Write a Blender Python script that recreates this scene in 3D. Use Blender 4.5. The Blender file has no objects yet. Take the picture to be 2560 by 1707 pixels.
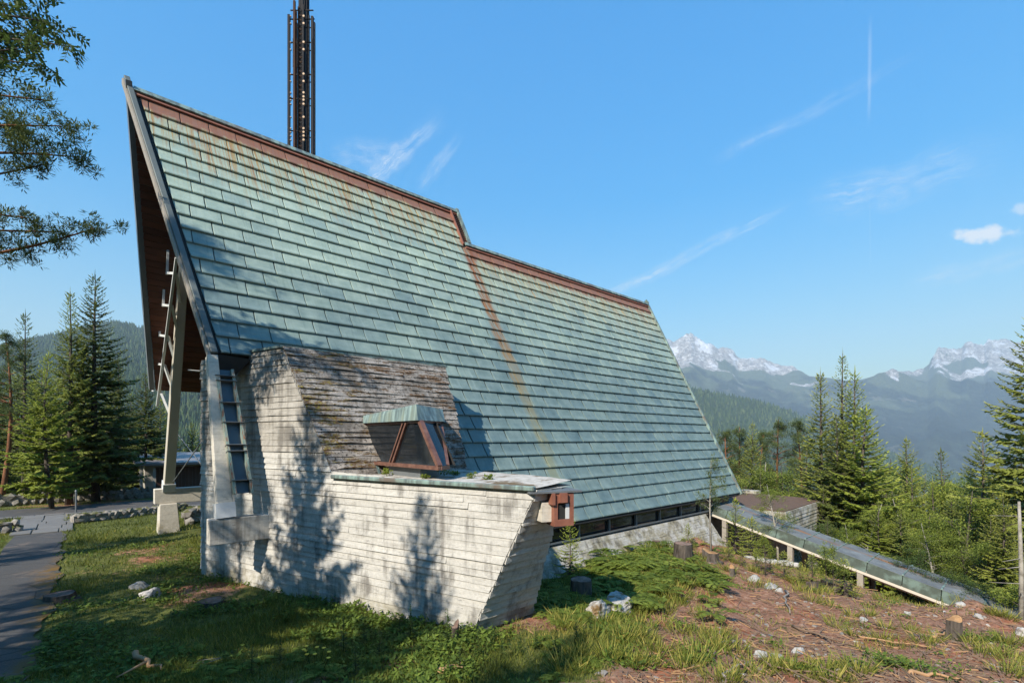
import bpy, math, random
import numpy as np
from mathutils import Vector, Matrix

random.seed(7)
rng = np.random.default_rng(7)
scene = bpy.context.scene
COL = scene.collection
R = math.radians

# ------------------------------------------------------------------ camera
# metres; world origin = the camera's eye, X runs along the church ridge (away), Y across it, Z up
F_PX, CX, HY = 1209.0, 1280.0, 1095.0          # focal length and horizon measured in the 2560 px wide photograph
YAW = math.atan2(1350.0, F_PX)
SA, CA = math.sin(YAW), math.cos(YAW)
FW = np.array([CA, SA]); RT = np.array([SA, -CA])
cam_d = bpy.data.cameras.new('camera')
cam = bpy.data.objects.new('camera', cam_d); COL.objects.link(cam)
cam_d.sensor_width = 36.0
cam_d.lens = F_PX / 2560.0 * 36.0
cam_d.shift_y = (HY - 853.5) / 2560.0
cam_d.clip_start = 0.05
cam_d.clip_end = 60000.0
cam.location = (0, 0, 0)
cam.rotation_euler = (R(90), 0, math.atan2(FW[1], FW[0]) - R(90))
scene.camera = cam

# ------------------------------------------------------------------ sky, sun, exposure
TO_SUN = Vector((-1.04, -0.30, 0.83)).normalized()
SUN_EL = math.asin(TO_SUN.z)
SUN_AZ = math.atan2(TO_SUN.x, TO_SUN.y)
world = bpy.data.worlds.new('World'); scene.world = world
world.use_nodes = True
wt = world.node_tree; wt.nodes.clear()
def wn(t, **k):
    n = wt.nodes.new(t)
    for a, b in k.items(): setattr(n, a, b)
    return n
w_out = wn('ShaderNodeOutputWorld'); w_bg = wn('ShaderNodeBackground')
sky = wn('ShaderNodeTexSky', sky_type='NISHITA', sun_disc=False, sun_elevation=SUN_EL, sun_rotation=SUN_AZ,
         altitude=0.0, air_density=2.0, dust_density=0.0, ozone_density=8.0)
SKY_STRENGTH = 0.113
w_bg.inputs['Strength'].default_value = SKY_STRENGTH
wt.links.new(w_bg.outputs[0], w_out.inputs[0])
sun_d = bpy.data.lights.new('sun', 'SUN'); sun_d.energy = 5.0; sun_d.angle = R(0.53); sun_d.color = (1.0, 0.935, 0.83)
sun = bpy.data.objects.new('sun', sun_d); COL.objects.link(sun)
sun.rotation_euler = TO_SUN.to_track_quat('Z', 'Y').to_euler()
vs = scene.view_settings
vs.view_transform = 'Standard'; vs.look = 'None'; vs.gamma = 1.0; vs.use_curve_mapping = False
vs.exposure = 0.98
scene.cycles.max_bounces = 8
scene.cycles.volume_bounces = 0
scene.cycles.transparent_max_bounces = 8

def ray(px, py):
    k = (px - CX) / F_PX
    d = FW + RT * k
    return np.array([d[0], d[1], (HY - py) / F_PX])
def at(px, py, d): return ray(px, py) * d
def on_plane(px, py, n, c):
    r = ray(px, py); return r * (c / float(np.dot(n, r)))
def PX(px, d):
    r = ray(px, HY) * d; return r[0], r[1]

# clouds: faint cirrus, a vapour trail and one small cumulus, laid on the sky dome by direction
def wmath(op, a, b=None, clamp=False):
    n = wn('ShaderNodeMath', operation=op); n.use_clamp = clamp
    for i, v in enumerate((a, b)):
        if v is None: continue
        if isinstance(v, (int, float)): n.inputs[i].default_value = v
        else: wt.links.new(v, n.inputs[i])
    return n.outputs[0]
def wdot(vec):
    n = wn('ShaderNodeVectorMath', operation='DOT_PRODUCT')
    wt.links.new(w_dir, n.inputs[0]); n.inputs[1].default_value = tuple(vec)
    return n.outputs['Value']
w_tc = wn('ShaderNodeTexCoord'); w_dir = w_tc.outputs['Generated']
def wsmooth(v, a, b):
    n = wn('ShaderNodeMapRange', interpolation_type='SMOOTHSTEP')
    wt.links.new(v, n.inputs['Value'])
    n.inputs['From Min'].default_value = a; n.inputs['From Max'].default_value = b
    return n.outputs[0]
w_noise = wn('ShaderNodeTexNoise'); w_noise.inputs['Scale'].default_value = 9.0
w_noise.inputs['Detail'].default_value = 8.0; w_noise.inputs['Roughness'].default_value = 0.62
wt.links.new(w_dir, w_noise.inputs['Vector'])
w_fine = wn('ShaderNodeTexNoise'); w_fine.inputs['Scale'].default_value = 42.0
w_fine.inputs['Detail'].default_value = 7.0; w_fine.inputs['Roughness'].default_value = 0.6
wt.links.new(w_dir, w_fine.inputs['Vector'])
def streak(p0, p1, half, gain, ragged):
    gain = gain * 1.6
    """A soft band of cloud along the great circle between two directions."""
    a = Vector(ray(*p0)).normalized(); b = Vector(ray(*p1)).normalized()
    n = a.cross(b).normalized(); mid = (a + b).normalized(); al = n.cross(mid)
    across = wdot(n)
    if ragged:
        across = wmath('ADD', across, wmath('MULTIPLY', wmath('SUBTRACT', w_noise.outputs[0], 0.5), ragged))
    across = wmath('ABSOLUTE', across)
    m = wsmooth(across, half, 0.0)
    span = abs(a.dot(al))
    m = wmath('MULTIPLY', m, wsmooth(wmath('ABSOLUTE', wdot(al)), span, span * 0.35))
    m = wmath('MULTIPLY', m, wsmooth(wdot(mid), 0.5, 0.6))
    cb = wn('ShaderNodeCombineXYZ'); wt.links.new(wmath('MULTIPLY', wdot(al), 9.0), cb.inputs[0]); wt.links.new(wmath('MULTIPLY', across, 150.0), cb.inputs[1])
    fib = wn('ShaderNodeTexNoise'); fib.inputs['Scale'].default_value = 1.0; fib.inputs['Detail'].default_value = 7.0; fib.inputs['Roughness'].default_value = 0.68; fib.inputs['Distortion'].default_value = 0.6
    wt.links.new(cb.outputs[0], fib.inputs['Vector'])
    if ragged:
        m = wmath('MULTIPLY', m, wsmooth(fib.outputs[0], 0.34, 0.70))
        m = wmath('MULTIPLY', m, wsmooth(w_fine.outputs[0], 0.24, 0.60))
    return wmath('MULTIPLY', m, gain)
cl = streak((2176, 20), (2172, 330), 0.0034, 0.12, 0.0)
cl = wmath('ADD', cl, streak((2174, 480), (2177, 690), 0.0016, 0.07, 0.0))
for a, b, h, g, rg in (((850, 520), (1120, 270), 0.020, 0.55, 0.05), ((1040, 480), (1160, 330), 0.015, 0.35, 0.05),
                       ((1450, 770), (2010, 500), 0.016, 0.42, 0.03), ((1990, 520), (2560, 370), 0.045, 0.28, 0.06),
                       ((1760, 420), (2330, 120), 0.014, 0.22, 0.03), ((2250, 720), (2700, 600), 0.020, 0.30, 0.05),
                       ((820, 400), (1000, 380), 0.030, 0.30, 0.06)):
    cl = wmath('ADD', cl, streak(a, b, h, g, rg))
# thin veil towards the horizon and the cumulus puffs
def puff(px, py, rx, ry, gain):
    c = Vector(ray(px, py)).normalized(); s = Vector((RT[0], RT[1], 0)); s = (s - c * s.dot(c)).normalized(); t = c.cross(s)
    ex = wmath('DIVIDE', wdot(s), rx); ey = wmath('DIVIDE', wdot(t), ry)
    r2 = wmath('SQRT', wmath('ADD', wmath('MULTIPLY', ex, ex), wmath('MULTIPLY', ey, ey)))
    r2 = wmath('ADD', r2, wmath('MULTIPLY', wmath('SUBTRACT', w_fine.outputs[0], 0.5), 2.4))
    m = wsmooth(r2, 1.05, 0.35)
    m = wmath('MULTIPLY', m, wsmooth(wdot(c), 0.9, 0.95))
    return wmath('MULTIPLY', m, gain)
cl = wmath('ADD', cl, puff(2460, 586, 0.034, 0.012, 0.95))
cl = wmath('ADD', cl, puff(2556, 520, 0.016, 0.008, 0.5))
cl = wmath('MINIMUM', cl, 0.95)
# even out the sky's brightness range from zenith to horizon (the same for every direction) and deepen its blue
w_lum = wn('ShaderNodeVectorMath', operation='DOT_PRODUCT'); wt.links.new(sky.outputs[0], w_lum.inputs[0]); w_lum.inputs[1].default_value = (0.3, 0.4, 0.3)
w_fac = wmath('POWER', wmath('DIVIDE', w_lum.outputs['Value'], 2.5), -0.5)
w_sc = wn('ShaderNodeVectorMath', operation='SCALE'); wt.links.new(sky.outputs[0], w_sc.inputs[0]); wt.links.new(w_fac, w_sc.inputs['Scale'])
w_hsv = wn('ShaderNodeHueSaturation'); w_hsv.inputs['Saturation'].default_value = 1.46; wt.links.new(w_sc.outputs[0], w_hsv.inputs['Color'])
w_mix = wn('ShaderNodeMixRGB')
wt.links.new(cl, w_mix.inputs['Fac']); wt.links.new(w_hsv.outputs[0], w_mix.inputs['Color1'])
w_mix.inputs['Color2'].default_value = (4.3, 4.45, 4.6, 1)
wt.links.new(w_mix.outputs[0], w_bg.inputs['Color'])

# ------------------------------------------------------------------ helpers: meshes
def link(o, parent=None):
    COL.objects.link(o)
    if parent is not None: o.parent = parent
    return o
def tag(o, label=None, cat=None, group=None, kind=None):
    if label: o['label'] = label
    if cat: o['category'] = cat
    if group: o['group'] = group
    if kind: o['kind'] = kind
    return o
def empty(name, loc=(0, 0, 0), rz=0.0, label=None, cat=None, group=None):
    o = bpy.data.objects.new(name, None); o.location = loc; o.rotation_euler = (0, 0, rz)
    o.empty_display_size = 0.2
    link(o); return tag(o, label, cat, group)
def mesh_np(name, V, Fc, mats, smooth=False, mi=None, attrs=None):
    """Mesh from numpy arrays: V (n,3), Fc (m,3) or (m,4)."""
    V = np.ascontiguousarray(V, dtype=np.float32); Fc = np.ascontiguousarray(Fc, dtype=np.int32)
    me = bpy.data.meshes.new(name)
    k = Fc.shape[1]; m = Fc.shape[0]
    me.vertices.add(len(V)); me.vertices.foreach_set('co', V.ravel())
    me.loops.add(m * k); me.loops.foreach_set('vertex_index', Fc.ravel())
    me.polygons.add(m)
    me.polygons.foreach_set('loop_start', np.arange(m, dtype=np.int32) * k)
    if mi is not None: me.polygons.foreach_set('material_index', np.asarray(mi, dtype=np.int32))
    me.polygons.foreach_set('use_smooth', np.full(m, smooth, dtype=bool))
    for a, vals in (attrs or {}).items():
        at_ = me.attributes.new(a, 'FLOAT', 'POINT'); at_.data.foreach_set('value', np.asarray(vals, dtype=np.float32))
    for mm in (mats if isinstance(mats, (list, tuple)) else [mats]): me.materials.append(mm)
    me.update(calc_edges=True)
    return me
def obj(name, me, parent=None, loc=None, rot=None, scale=None):
    o = bpy.data.objects.new(name, me)
    if loc is not None: o.location = loc
    if rot is not None: o.rotation_euler = rot
    if scale is not None: o.scale = scale
    return link(o, parent)
class MB:
    """Collects polygons of any size; build() links them as one mesh object."""
    def __init__(s): s.v = []; s.f = []; s.m = []
    def poly(s, pts, mi=0):
        b = len(s.v); s.v += [tuple(map(float, p)) for p in pts]; s.f.append(tuple(range(b, b + len(pts)))); s.m.append(mi)
    def hull8(s, P, mi=0):
        """A box given by its 8 corners: 4 below, 4 above, both anticlockwise."""
        b = len(s.v); s.v += [tuple(map(float, p)) for p in P]
        for q in ((3, 2, 1, 0), (4, 5, 6, 7), (0, 1, 5, 4), (1, 2, 6, 5), (2, 3, 7, 6), (3, 0, 4, 7)):
            s.f.append(tuple(b + i for i in q)); s.m.append(mi)
    def box(s, x0, x1, y0, y1, z0, z1, mi=0):
        s.hull8([(x0, y0, z0), (x1, y0, z0), (x1, y1, z0), (x0, y1, z0), (x0, y0, z1), (x1, y0, z1), (x1, y1, z1), (x0, y1, z1)], mi)
    def bar(s, a, b, w, h, up=(0, 0, 1), mi=0, w2=None, h2=None):
        """A straight bar from a to b, w wide and h high, tapering to w2, h2."""
        a = Vector(a); b = Vector(b); t = (b - a).normalized(); up = Vector(up)
        sd = t.cross(up)
        if sd.length < 1e-4: sd = t.cross(Vector((1, 0, 0)))
        sd.normalize(); u = sd.cross(t).normalized()
        w2 = w if w2 is None else w2; h2 = h if h2 is None else h2
        def ring(p, w, h): return [p - sd * w / 2 - u * h / 2, p + sd * w / 2 - u * h / 2, p + sd * w / 2 + u * h / 2, p - sd * w / 2 + u * h / 2]
        ra, rb = ring(a, w, h), ring(b, w2, h2)
        c = len(s.v); s.v += [tuple(p) for p in ra + rb]
        for q in ((0, 1, 2, 3), (7, 6, 5, 4), (4, 5, 1, 0), (5, 6, 2, 1), (6, 7, 3, 2), (7, 4, 0, 3)):
            s.f.append(tuple(c + i for i in q)); s.m.append(mi)
    def tube(s, pts, rad, n=6, mi=0, cap=True):
        pts = [Vector(p) for p in pts]; rr = rad if isinstance(rad, (list, tuple)) else [rad] * len(pts)
        c = len(s.v); prev = None
        for i, p in enumerate(pts):
            t = (pts[min(i + 1, len(pts) - 1)] - pts[max(i - 1, 0)]).normalized()
            if prev is None:
                prev = t.cross(Vector((0.31, 0.17, 0.93)));
                if prev.length < 1e-3: prev = t.cross(Vector((1, 0, 0)))
            prev = (prev - t * prev.dot(t)).normalized(); q = t.cross(prev)
            for k in range(n):
                an = 2 * math.pi * k / n
                s.v.append(tuple(p + (prev * math.cos(an) + q * math.sin(an)) * rr[i]))
        for i in range(len(pts) - 1):
            for k in range(n):
                a0 = c + i * n + k; a1 = c + i * n + (k + 1) % n
                s.f.append((a0, a1, a1 + n, a0 + n)); s.m.append(mi)
        if cap:
            s.f.append(tuple(c + k for k in reversed(range(n)))); s.m.append(mi)
            e = c + (len(pts) - 1) * n
            s.f.append(tuple(e + k for k in range(n))); s.m.append(mi)
    def mesh(s, name, mats, smooth=False, fix=True):
        me = bpy.data.meshes.new(name); me.from_pydata(s.v, [], s.f)
        for mm in (mats if isinstance(mats, (list, tuple)) else [mats]): me.materials.append(mm)
        me.polygons.foreach_set('material_index', s.m)
        if smooth: me.polygons.foreach_set('use_smooth', [True] * len(s.f))
        if fix:
            import bmesh
            bm = bmesh.new(); bm.from_mesh(me); bmesh.ops.recalc_face_normals(bm, faces=bm.faces); bm.to_mesh(me); bm.free()
        me.update(); return me
    def build(s, name, mats, parent=None, smooth=False, bevel=0.0, fix=True):
        me = s.mesh(name, mats, smooth, fix)
        o = obj(name, me, parent)
        if bevel:
            b = o.modifiers.new('bevel', 'BEVEL'); b.width = bevel; b.segments = 1; b.limit_method = 'ANGLE'
        return o

# ------------------------------------------------------------------ helpers: materials
class NT:
    def __init__(s, name):
        s.m = bpy.data.materials.new(name); s.m.use_nodes = True; s.t = s.m.node_tree
        s.b = s.t.nodes['Principled BSDF']; s.o = s.t.nodes['Material Output']
        s.pos = None
    def n(s, t, **k):
        q = s.t.nodes.new(t)
        for a, b in k.items(): setattr(q, a, b)
        return q
    def put(s, sock, v):
        if isinstance(v, bpy.types.NodeSocket): s.t.links.new(v, sock)
        elif isinstance(v, (tuple, list)): sock.default_value = tuple(v) + ((1,) if len(v) == 3 and sock.type == 'RGBA' else ())
        else: sock.default_value = v
    def P(s):
        if s.pos is None: s.pos = s.n('ShaderNodeNewGeometry').outputs['Position']
        return s.pos
    def OC(s): return s.n('ShaderNodeTexCoord').outputs['Object']
    def rnd(s): return s.n('ShaderNodeObjectInfo').outputs['Random']
    def xyz(s, v):
        q = s.n('ShaderNodeSeparateXYZ'); s.put(q.inputs[0], v); return q.outputs
    def map(s, v, scale=(1, 1, 1), rot=(0, 0, 0), loc=(0, 0, 0)):
        q = s.n('ShaderNodeMapping'); s.put(q.inputs['Vector'], v)
        q.inputs['Scale'].default_value = scale; q.inputs['Rotation'].default_value = rot; q.inputs['Location'].default_value = loc
        return q.outputs[0]
    def noise(s, v, scale=1.0, detail=4.0, rough=0.55, dist=0.0, w=None):
        q = s.n('ShaderNodeTexNoise')
        if w is not None: q.noise_dimensions = '4D'; s.put(q.inputs['W'], w)
        s.put(q.inputs['Vector'], v); q.inputs['Scale'].default_value = scale
        q.inputs['Detail'].default_value = detail; q.inputs['Roughness'].default_value = rough; q.inputs['Distortion'].default_value = dist
        return q.outputs[0]
    def vor(s, v, scale=1.0, feature='F1'):
        q = s.n('ShaderNodeTexVoronoi', feature=feature); s.put(q.inputs['Vector'], v); q.inputs['Scale'].default_value = scale
        return q.outputs
    def math(s, op, a, b=0.0, c=None, clamp=False):
        q = s.n('ShaderNodeMath', operation=op); q.use_clamp = clamp
        s.put(q.inputs[0], a); s.put(q.inputs[1], b)
        if c is not None: s.put(q.inputs[2], c)
        return q.outputs[0]
    def step(s, v, a, b, lo=0.0, hi=1.0):
        q = s.n('ShaderNodeMapRange', interpolation_type='SMOOTHSTEP'); s.put(q.inputs['Value'], v)
        q.inputs['From Min'].default_value = a; q.inputs['From Max'].default_value = b
        q.inputs['To Min'].default_value = lo; q.inputs['To Max'].default_value = hi
        return q.outputs[0]
    def mix(s, f, a, b, mode='MIX'):
        q = s.n('ShaderNodeMixRGB', blend_type=mode)
        s.put(q.inputs['Fac'], f); s.put(q.inputs['Color1'], a); s.put(q.inputs['Color2'], b); return q.outputs[0]
    def ramp(s, v, stops):
        q = s.n('ShaderNodeValToRGB'); s.put(q.inputs[0], v); e = q.color_ramp.elements
        while len(e) < len(stops): e.new(0.5)
        for i, (p, c) in enumerate(stops): e[i].position = p; e[i].color = tuple(c) + (1,)
        return q.outputs[0]
    def attr(s, name):
        return s.n('ShaderNodeAttribute', attribute_name=name).outputs['Fac']
    def bump(s, h, strength=0.5, dist=0.02, normal=None):
        q = s.n('ShaderNodeBump'); q.inputs['Strength'].default_value = strength; q.inputs['Distance'].default_value = dist
        s.put(q.inputs['Height'], h)
        if normal is not None: s.put(q.inputs['Normal'], normal)
        return q.outputs[0]
    def fin(s, color=None, rough=0.8, normal=None, metal=None, spec=None, transl=None):
        if color is not None: s.put(s.b.inputs['Base Color'], color)
        s.put(s.b.inputs['Roughness'], rough)
        if normal is not None: s.put(s.b.inputs['Normal'], normal)
        if metal is not None: s.put(s.b.inputs['Metallic'], metal)
        if spec is not None: s.put(s.b.inputs['Specular IOR Level'], spec)
        if transl is not None:
            tr = s.n('ShaderNodeBsdfTranslucent'); s.put(tr.inputs['Color'], transl[1])
            mx = s.n('ShaderNodeMixShader'); mx.inputs[0].default_value = transl[0]
            s.t.links.new(s.b.outputs[0], mx.inputs[1]); s.t.links.new(tr.outputs[0], mx.inputs[2])
            s.t.links.new(mx.outputs[0], s.o.inputs['Surface'])
        return s.m
M = {}
def simple(name, col, rough=0.7, var=0.25, scale=6.0, metal=None, bump=0.2, spec=None, local=False):
    t = NT(name); p = t.OC() if local else t.P()
    f = t.noise(p, scale, 6, 0.6)
    c = t.mix(f, tuple(x * (1 - var) for x in col), tuple(min(1, x * (1 + var)) for x in col))
    c = t.mix(t.math('MULTIPLY', t.rnd(), 0.35), c, t.mix(1.0, c, (0.72, 0.72, 0.72), 'MULTIPLY'))
    nz = t.bump(t.noise(p, scale * 6, 5, 0.65), bump, 0.01)
    M[name] = t.fin(c, rough, nz, metal, spec); return M[name]

# ------------------------------------------------------------------ survey of the church (metres)
YE = 9.6
e_end = on_plane(1850, 1235, np.array([0, 1, 0]), YE)
r2 = ray(1617, 762); r2 = r2 * (1.6 * YE / r2[1])
SL = (r2[2] - e_end[2]) / (r2[1] - YE)                 # roof pitch, tan
SLN = math.sqrt(1 + SL * SL); C_S, S_S = 1 / SLN, SL / SLN
nR = np.array([0, -SL, 1.0]); cR = e_end[2] - SL * YE
def RP(px, py): return on_plane(px, py, nR, cR)        # a pixel on the right-hand roof slope
ridge_f = RP(327, 224); Y1 = ridge_f[1]; Z1 = ridge_f[2]
verge_b = RP(531, 880)
Y2 = 1.6 * YE; Z2 = cR + SL * Y2
STEP_X = 11.52                                         # where the high roof ends and the lower one goes on
kv = (-730 - CX) / F_PX; W_DIR = FW + RT * kv; W_DIR = W_DIR / np.linalg.norm(W_DIR)
nW = np.array([-W_DIR[1], W_DIR[0], 0.0])
YB = (2 * Y1 - 0.29) / (1 + 2.125 / 1.1626)            # beam pair set symmetrically about the ridge
XBW = 0.2951 / 1.0782 * YB
cW = float(np.dot(nW, [XBW, YB, 0]))
def WP(px, py): return on_plane(px, py, nW, cW)        # a pixel on the board-marked front wall
left_c = ray(388, 972) * ((2 * Y1 - verge_b[1]) / ray(388, 972)[1])

# ------------------------------------------------------------------ ground
GCP = []
def g3(x, y, z): GCP.append((x, y, z))
def gp_(px, py, d): p = at(px, py, d); GCP.append(tuple(p))
for p in ((505, 1430), (1180, 1580)): GCP.append(tuple(WP(*p)))
g3(3.55, 9.6, -3.27); g3(1.98, 21.1, -3.36); g3(5.9, 6.2, -3.12); g3(3.0, 7.6, -3.24); g3(1.2, 11.0, -3.26)
for a in ((1280, 1707, 6.15), (200, 1707, 6.1), (2300, 1707, 6.1), (700, 1600, 7.6), (1500, 1560, 8.6), (1600, 1500, 10.3),
          (1740, 1345, 16.4), (1880, 1420, 15.4), (2050, 1470, 14.6), (2200, 1508, 13.8), (2340, 1523, 13.0), (2425, 1500, 12.4),
          (2560, 1560, 11.8), (2000, 1600, 9.3), (2400, 1640, 8.2), (1450, 1480, 10.8), (2100, 1540, 11.2), (2560, 1640, 8.4),
          (1640, 1405, 14.0), (1560, 1400, 13.2)): gp_(*a)
for a in ((20.4, 6.7, -4.9), (20.4, 2.2, -5.6), (21, -2.5, -7.2), (22, 9.6, -5.2), (26, 5, -6.9), (29, 0, -8.4), (36, 0, -11.5),
          (36, 12, -10), (31, 17, -8), (26, 26, -7.5), (41, 24, -12), (10.5, 8.9, -3.95), (15.5, 8.9, -3.9), (19.8, 8.6, -4.4), (9, 7.9, -3.75),
          (-0.9, 15, -3.25), (-0.9, 23, -3.26), (0, 28, -3.3), (-3, 33, -3.38), (5, 33, -3.42), (3, 42, -4.0), (-8, 30, -3.3),
          (-6, 12, -3.05), (-8, 5, -2.7), (0, 0, -1.78), (-2, -2, -1.6), (2, -2, -1.8), (1.6, 1.6, -2.1), (-10, -10, -1.0), (10, -10, -4.0),
          (-20, 10, -2.6), (20, -10, -8), (14, 30, -4.6), (-20, 30, -3.2), (-18, -18, 0.5), (12, 20, -3.6), (3, 2.4, -3.0)): g3(*a)
GC = np.array(GCP)
_D = np.linalg.norm(GC[:, None, :2] - GC[None, :, :2], axis=2)
_n = len(GC)
_A = np.zeros((_n + 1, _n + 1)); _A[:_n, :_n] = -_D - np.eye(_n) * 0.05; _A[:_n, _n] = 1; _A[_n, :_n] = 1
_w = np.linalg.solve(_A, np.append(GC[:, 2], 0))
def smooth01(v): v = np.clip(v, 0, 1); return v * v * (3 - 2 * v)
def ground_np(x, y):
    x = np.asarray(x, float); y = np.asarray(y, float); sh = x.shape
    P = np.stack([x.ravel(), y.ravel()], 1)
    out = np.empty(len(P))
    for i in range(0, len(P), 40000):
        q = P[i:i + 40000]
        d = np.linalg.norm(q[:, None, :] - GC[None, :, :2], axis=2)
        out[i:i + 40000] = -(d @ _w[:_n]) + _w[_n]
    r = np.hypot(P[:, 0], P[:, 1]); u = (P @ RT) / np.maximum(r, 1e-6); f = (P @ FW) / np.maximum(r, 1e-6)
    slope = 0.10 + 0.28 * smooth01((u + 0.75) / 1.0)
    slope = np.where(f < -0.2, 0.03, slope)
    far = np.maximum(-5.0 - slope * np.maximum(r - 34, 0), -520)
    w = smooth01((r - 34) / 40)
    micro = 0.05 * np.sin(P[:, 0] * 1.9 + 1.3 * np.sin(P[:, 1] * 1.1)) * np.sin(P[:, 1] * 2.3 + np.sin(P[:, 0] * 0.7))
    micro += 0.025 * np.sin(P[:, 0] * 5.3 + P[:, 1] * 2.9) * np.sin(P[:, 1] * 6.1 - P[:, 0] * 1.7)
    flat = smooth01((P[:, 1] - 19) / 3) * smooth01((3.5 - P[:, 0]) / 2)
    flat = np.maximum(flat, smooth01((P[:, 0] + 2.4) / .5) * smooth01((0.4 - P[:, 0]) / .5) * smooth01((P[:, 1] - 10) / 2))
    out = out * (1 - w) + far * w + micro * (1 - 0.92 * flat) * (1 - w)
    return out.reshape(sh)
def gz(x, y): return float(ground_np(np.array([x]), np.array([y]))[0])
def gpix(px, py):
    """The ground point seen at a pixel (marching along the ray)."""
    r = ray(px, py); d = np.linspace(3.5, 60, 1400); z = r[2] * d - ground_np(r[0] * d, r[1] * d)
    i = int(np.argmax(z < 0))
    if i == 0: i = len(d) - 1
    p = r * d[i]; return float(p[0]), float(p[1]), gz(p[0], p[1])

def duff_np(x, y):
    """Share of bare red-brown litter against green cover (0 green, 1 litter)."""
    line = (y - 3.6) - (x - 4.9) * 0.50                        # below this line the clearing is bare
    a = smooth01((0.9 - line) / 1.7)
    b = 0.36 * np.exp(-(((x - 1.3) / 1.5) ** 2 + ((y - 17.0) / 4.5) ** 2))
    c = 0.42 * np.exp(-(((x - 2.2) / 1.2) ** 2 + ((y - 12.0) / 1.8) ** 2))
    b2 = 0.8 * np.exp(-(((x - 6.0) / 0.9) ** 2 + ((y - 5.7) / 0.6) ** 2))
    g = 0.8 * np.exp(-(((x - 0.2) / 2.6) ** 2 + ((y - 33.6) / 1.6) ** 2))
    h = 0.5 * np.exp(-(((x - 3.2) / 1.4) ** 2 + ((y - 6.2) / 0.5) ** 2))
    n = (np.sin(x * 1.7 + 2.1 * np.sin(y * 0.9)) * np.sin(y * 2.1 + 1.4 * np.sin(x * 1.2)) + 0.7 * np.sin(x * 4.1 + y * 1.3) * np.sin(y * 3.7 - x * 2.2))
    v = np.clip(a + b + b2 + c + g + h, 0, 1)
    return np.clip(v + 0.33 * n * (0.25 + v), 0, 1)

t = NT('forest_floor')
p = t.P(); du = t.attr('duff')
nz = t.noise(p, 0.9, 6, 0.6); nf = t.noise(p, 7.0, 7, 0.7); nff = t.noise(p, 38.0, 4, 0.7)
litter = t.ramp(nf, [(0.28, (0.12, 0.064, 0.040)), (0.45, (0.28, 0.135, 0.080)), (0.58, (0.41, 0.225, 0.145)), (0.75, (0.50, 0.35, 0.24))])
litter = t.mix(t.step(nz, 0.50, 0.64), litter, t.mix(1.0, litter, (1.08, 0.80, 0.68), 'MULTIPLY'))
green = t.ramp(nf, [(0.30, (0.05, 0.058, 0.018)), (0.48, (0.12, 0.135, 0.034)), (0.62, (0.20, 0.20, 0.055)), (0.8, (0.25, 0.19, 0.09))])
k = t.step(t.math('ADD', du, t.math('MULTIPLY', t.math('SUBTRACT', nf, 0.5), 1.1)), 0.30, 0.62)
c = t.mix(k, green, litter)
c = t.mix(t.math('MULTIPLY', t.step(t.noise(p, 2.1, 5, 0.7), 0.66, 0.74), 0.55), c, (0.26, 0.21, 0.15))   # pale dry straw
c = t.mix(t.step(nff, 0.3, 0.75), t.mix(1.0, c, (0.6, 0.6, 0.6), 'MULTIPLY'), c)
t.fin(c, 0.95, t.bump(t.math('ADD', nf, t.math('MULTIPLY', nff, 0.4)), 0.6, 0.035), spec=0.15)
M['ground'] = t.m
def axis(lo, hi, step, far, n):
    mid = np.arange(lo, hi + 1e-6, step)
    g = (np.geomspace(step, far, n))
    return np.concatenate([(lo - np.cumsum(g))[::-1], mid, hi + np.cumsum(g)])
gx = axis(-7, 27, 0.15, 1500, 46); gy = axis(-4, 36, 0.17, 1500, 46)
XX, YY = np.meshgrid(gx, gy, indexing='ij'); ZZ = ground_np(XX, YY)
nx, ny = XX.shape
ii = (np.arange(nx - 1)[:, None] * ny + np.arange(ny - 1)[None, :]).ravel()
gm = mesh_np('ground', np.stack([XX, YY, ZZ], 2).reshape(-1, 3), np.stack([ii, ii + ny, ii + ny + 1, ii + 1], 1), M['ground'], True,
             attrs={'duff': duff_np(XX, YY).ravel()})
ground = tag(obj('ground', gm), kind='structure')

# ------------------------------------------------------------------ materials of the church
ROW = 0.381 * 1.2
t = NT('copper_patina')
p = t.P(); X, Y, Z = t.xyz(p)[:3]
s_ = t.math('DIVIDE', t.math('SUBTRACT', Z1, Z), S_S)                              # distance down the slope from the ridge
low = t.step(X, STEP_X - 0.22, STEP_X - 0.18)
s_r = t.math('SUBTRACT', s_, t.math('MULTIPLY', low, (Z1 - Z2) / S_S))
run = t.noise(t.map(p, (5.0, 0.55, 0.55)), 1.0, 5, 0.6)                             # streaks that run down the slope
fine = t.noise(t.map(p, (17.0, 0.8, 0.8)), 1.0, 4, 0.65)
broad = t.noise(p, 0.55, 4, 0.6)
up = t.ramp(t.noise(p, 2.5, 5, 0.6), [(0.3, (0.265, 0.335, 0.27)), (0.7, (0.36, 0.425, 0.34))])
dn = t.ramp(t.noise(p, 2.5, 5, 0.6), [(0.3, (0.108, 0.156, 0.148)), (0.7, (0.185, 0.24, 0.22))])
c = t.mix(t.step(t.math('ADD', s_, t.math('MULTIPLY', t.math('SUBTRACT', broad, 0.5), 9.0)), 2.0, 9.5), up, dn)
rn = t.rnd()
tv = t.noise(t.map(p, (0.0, 0.0, 0.0)), 1.0, 0, 0.5, w=t.math('ADD', t.math('MULTIPLY', rn, 37.0), t.math('MULTIPLY', t.attr('shade'), 53.0)))
c = t.mix(t.step(tv, 0.46, 0.70, 0.0, 0.6), c, t.mix(1.0, c, (0.66, 0.74, 0.84), 'MULTIPLY'))
c = t.mix(t.step(tv, 0.48, 0.30, 0.0, 0.3), c, t.mix(1.0, c, (1.14, 1.12, 1.02), 'MULTIPLY'))
c = t.mix(t.step(fine, 0.52, 0.70, 0.0, 0.4), c, t.mix(1.0, c, (0.62, 0.68, 0.74), 'MULTIPLY'))
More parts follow.
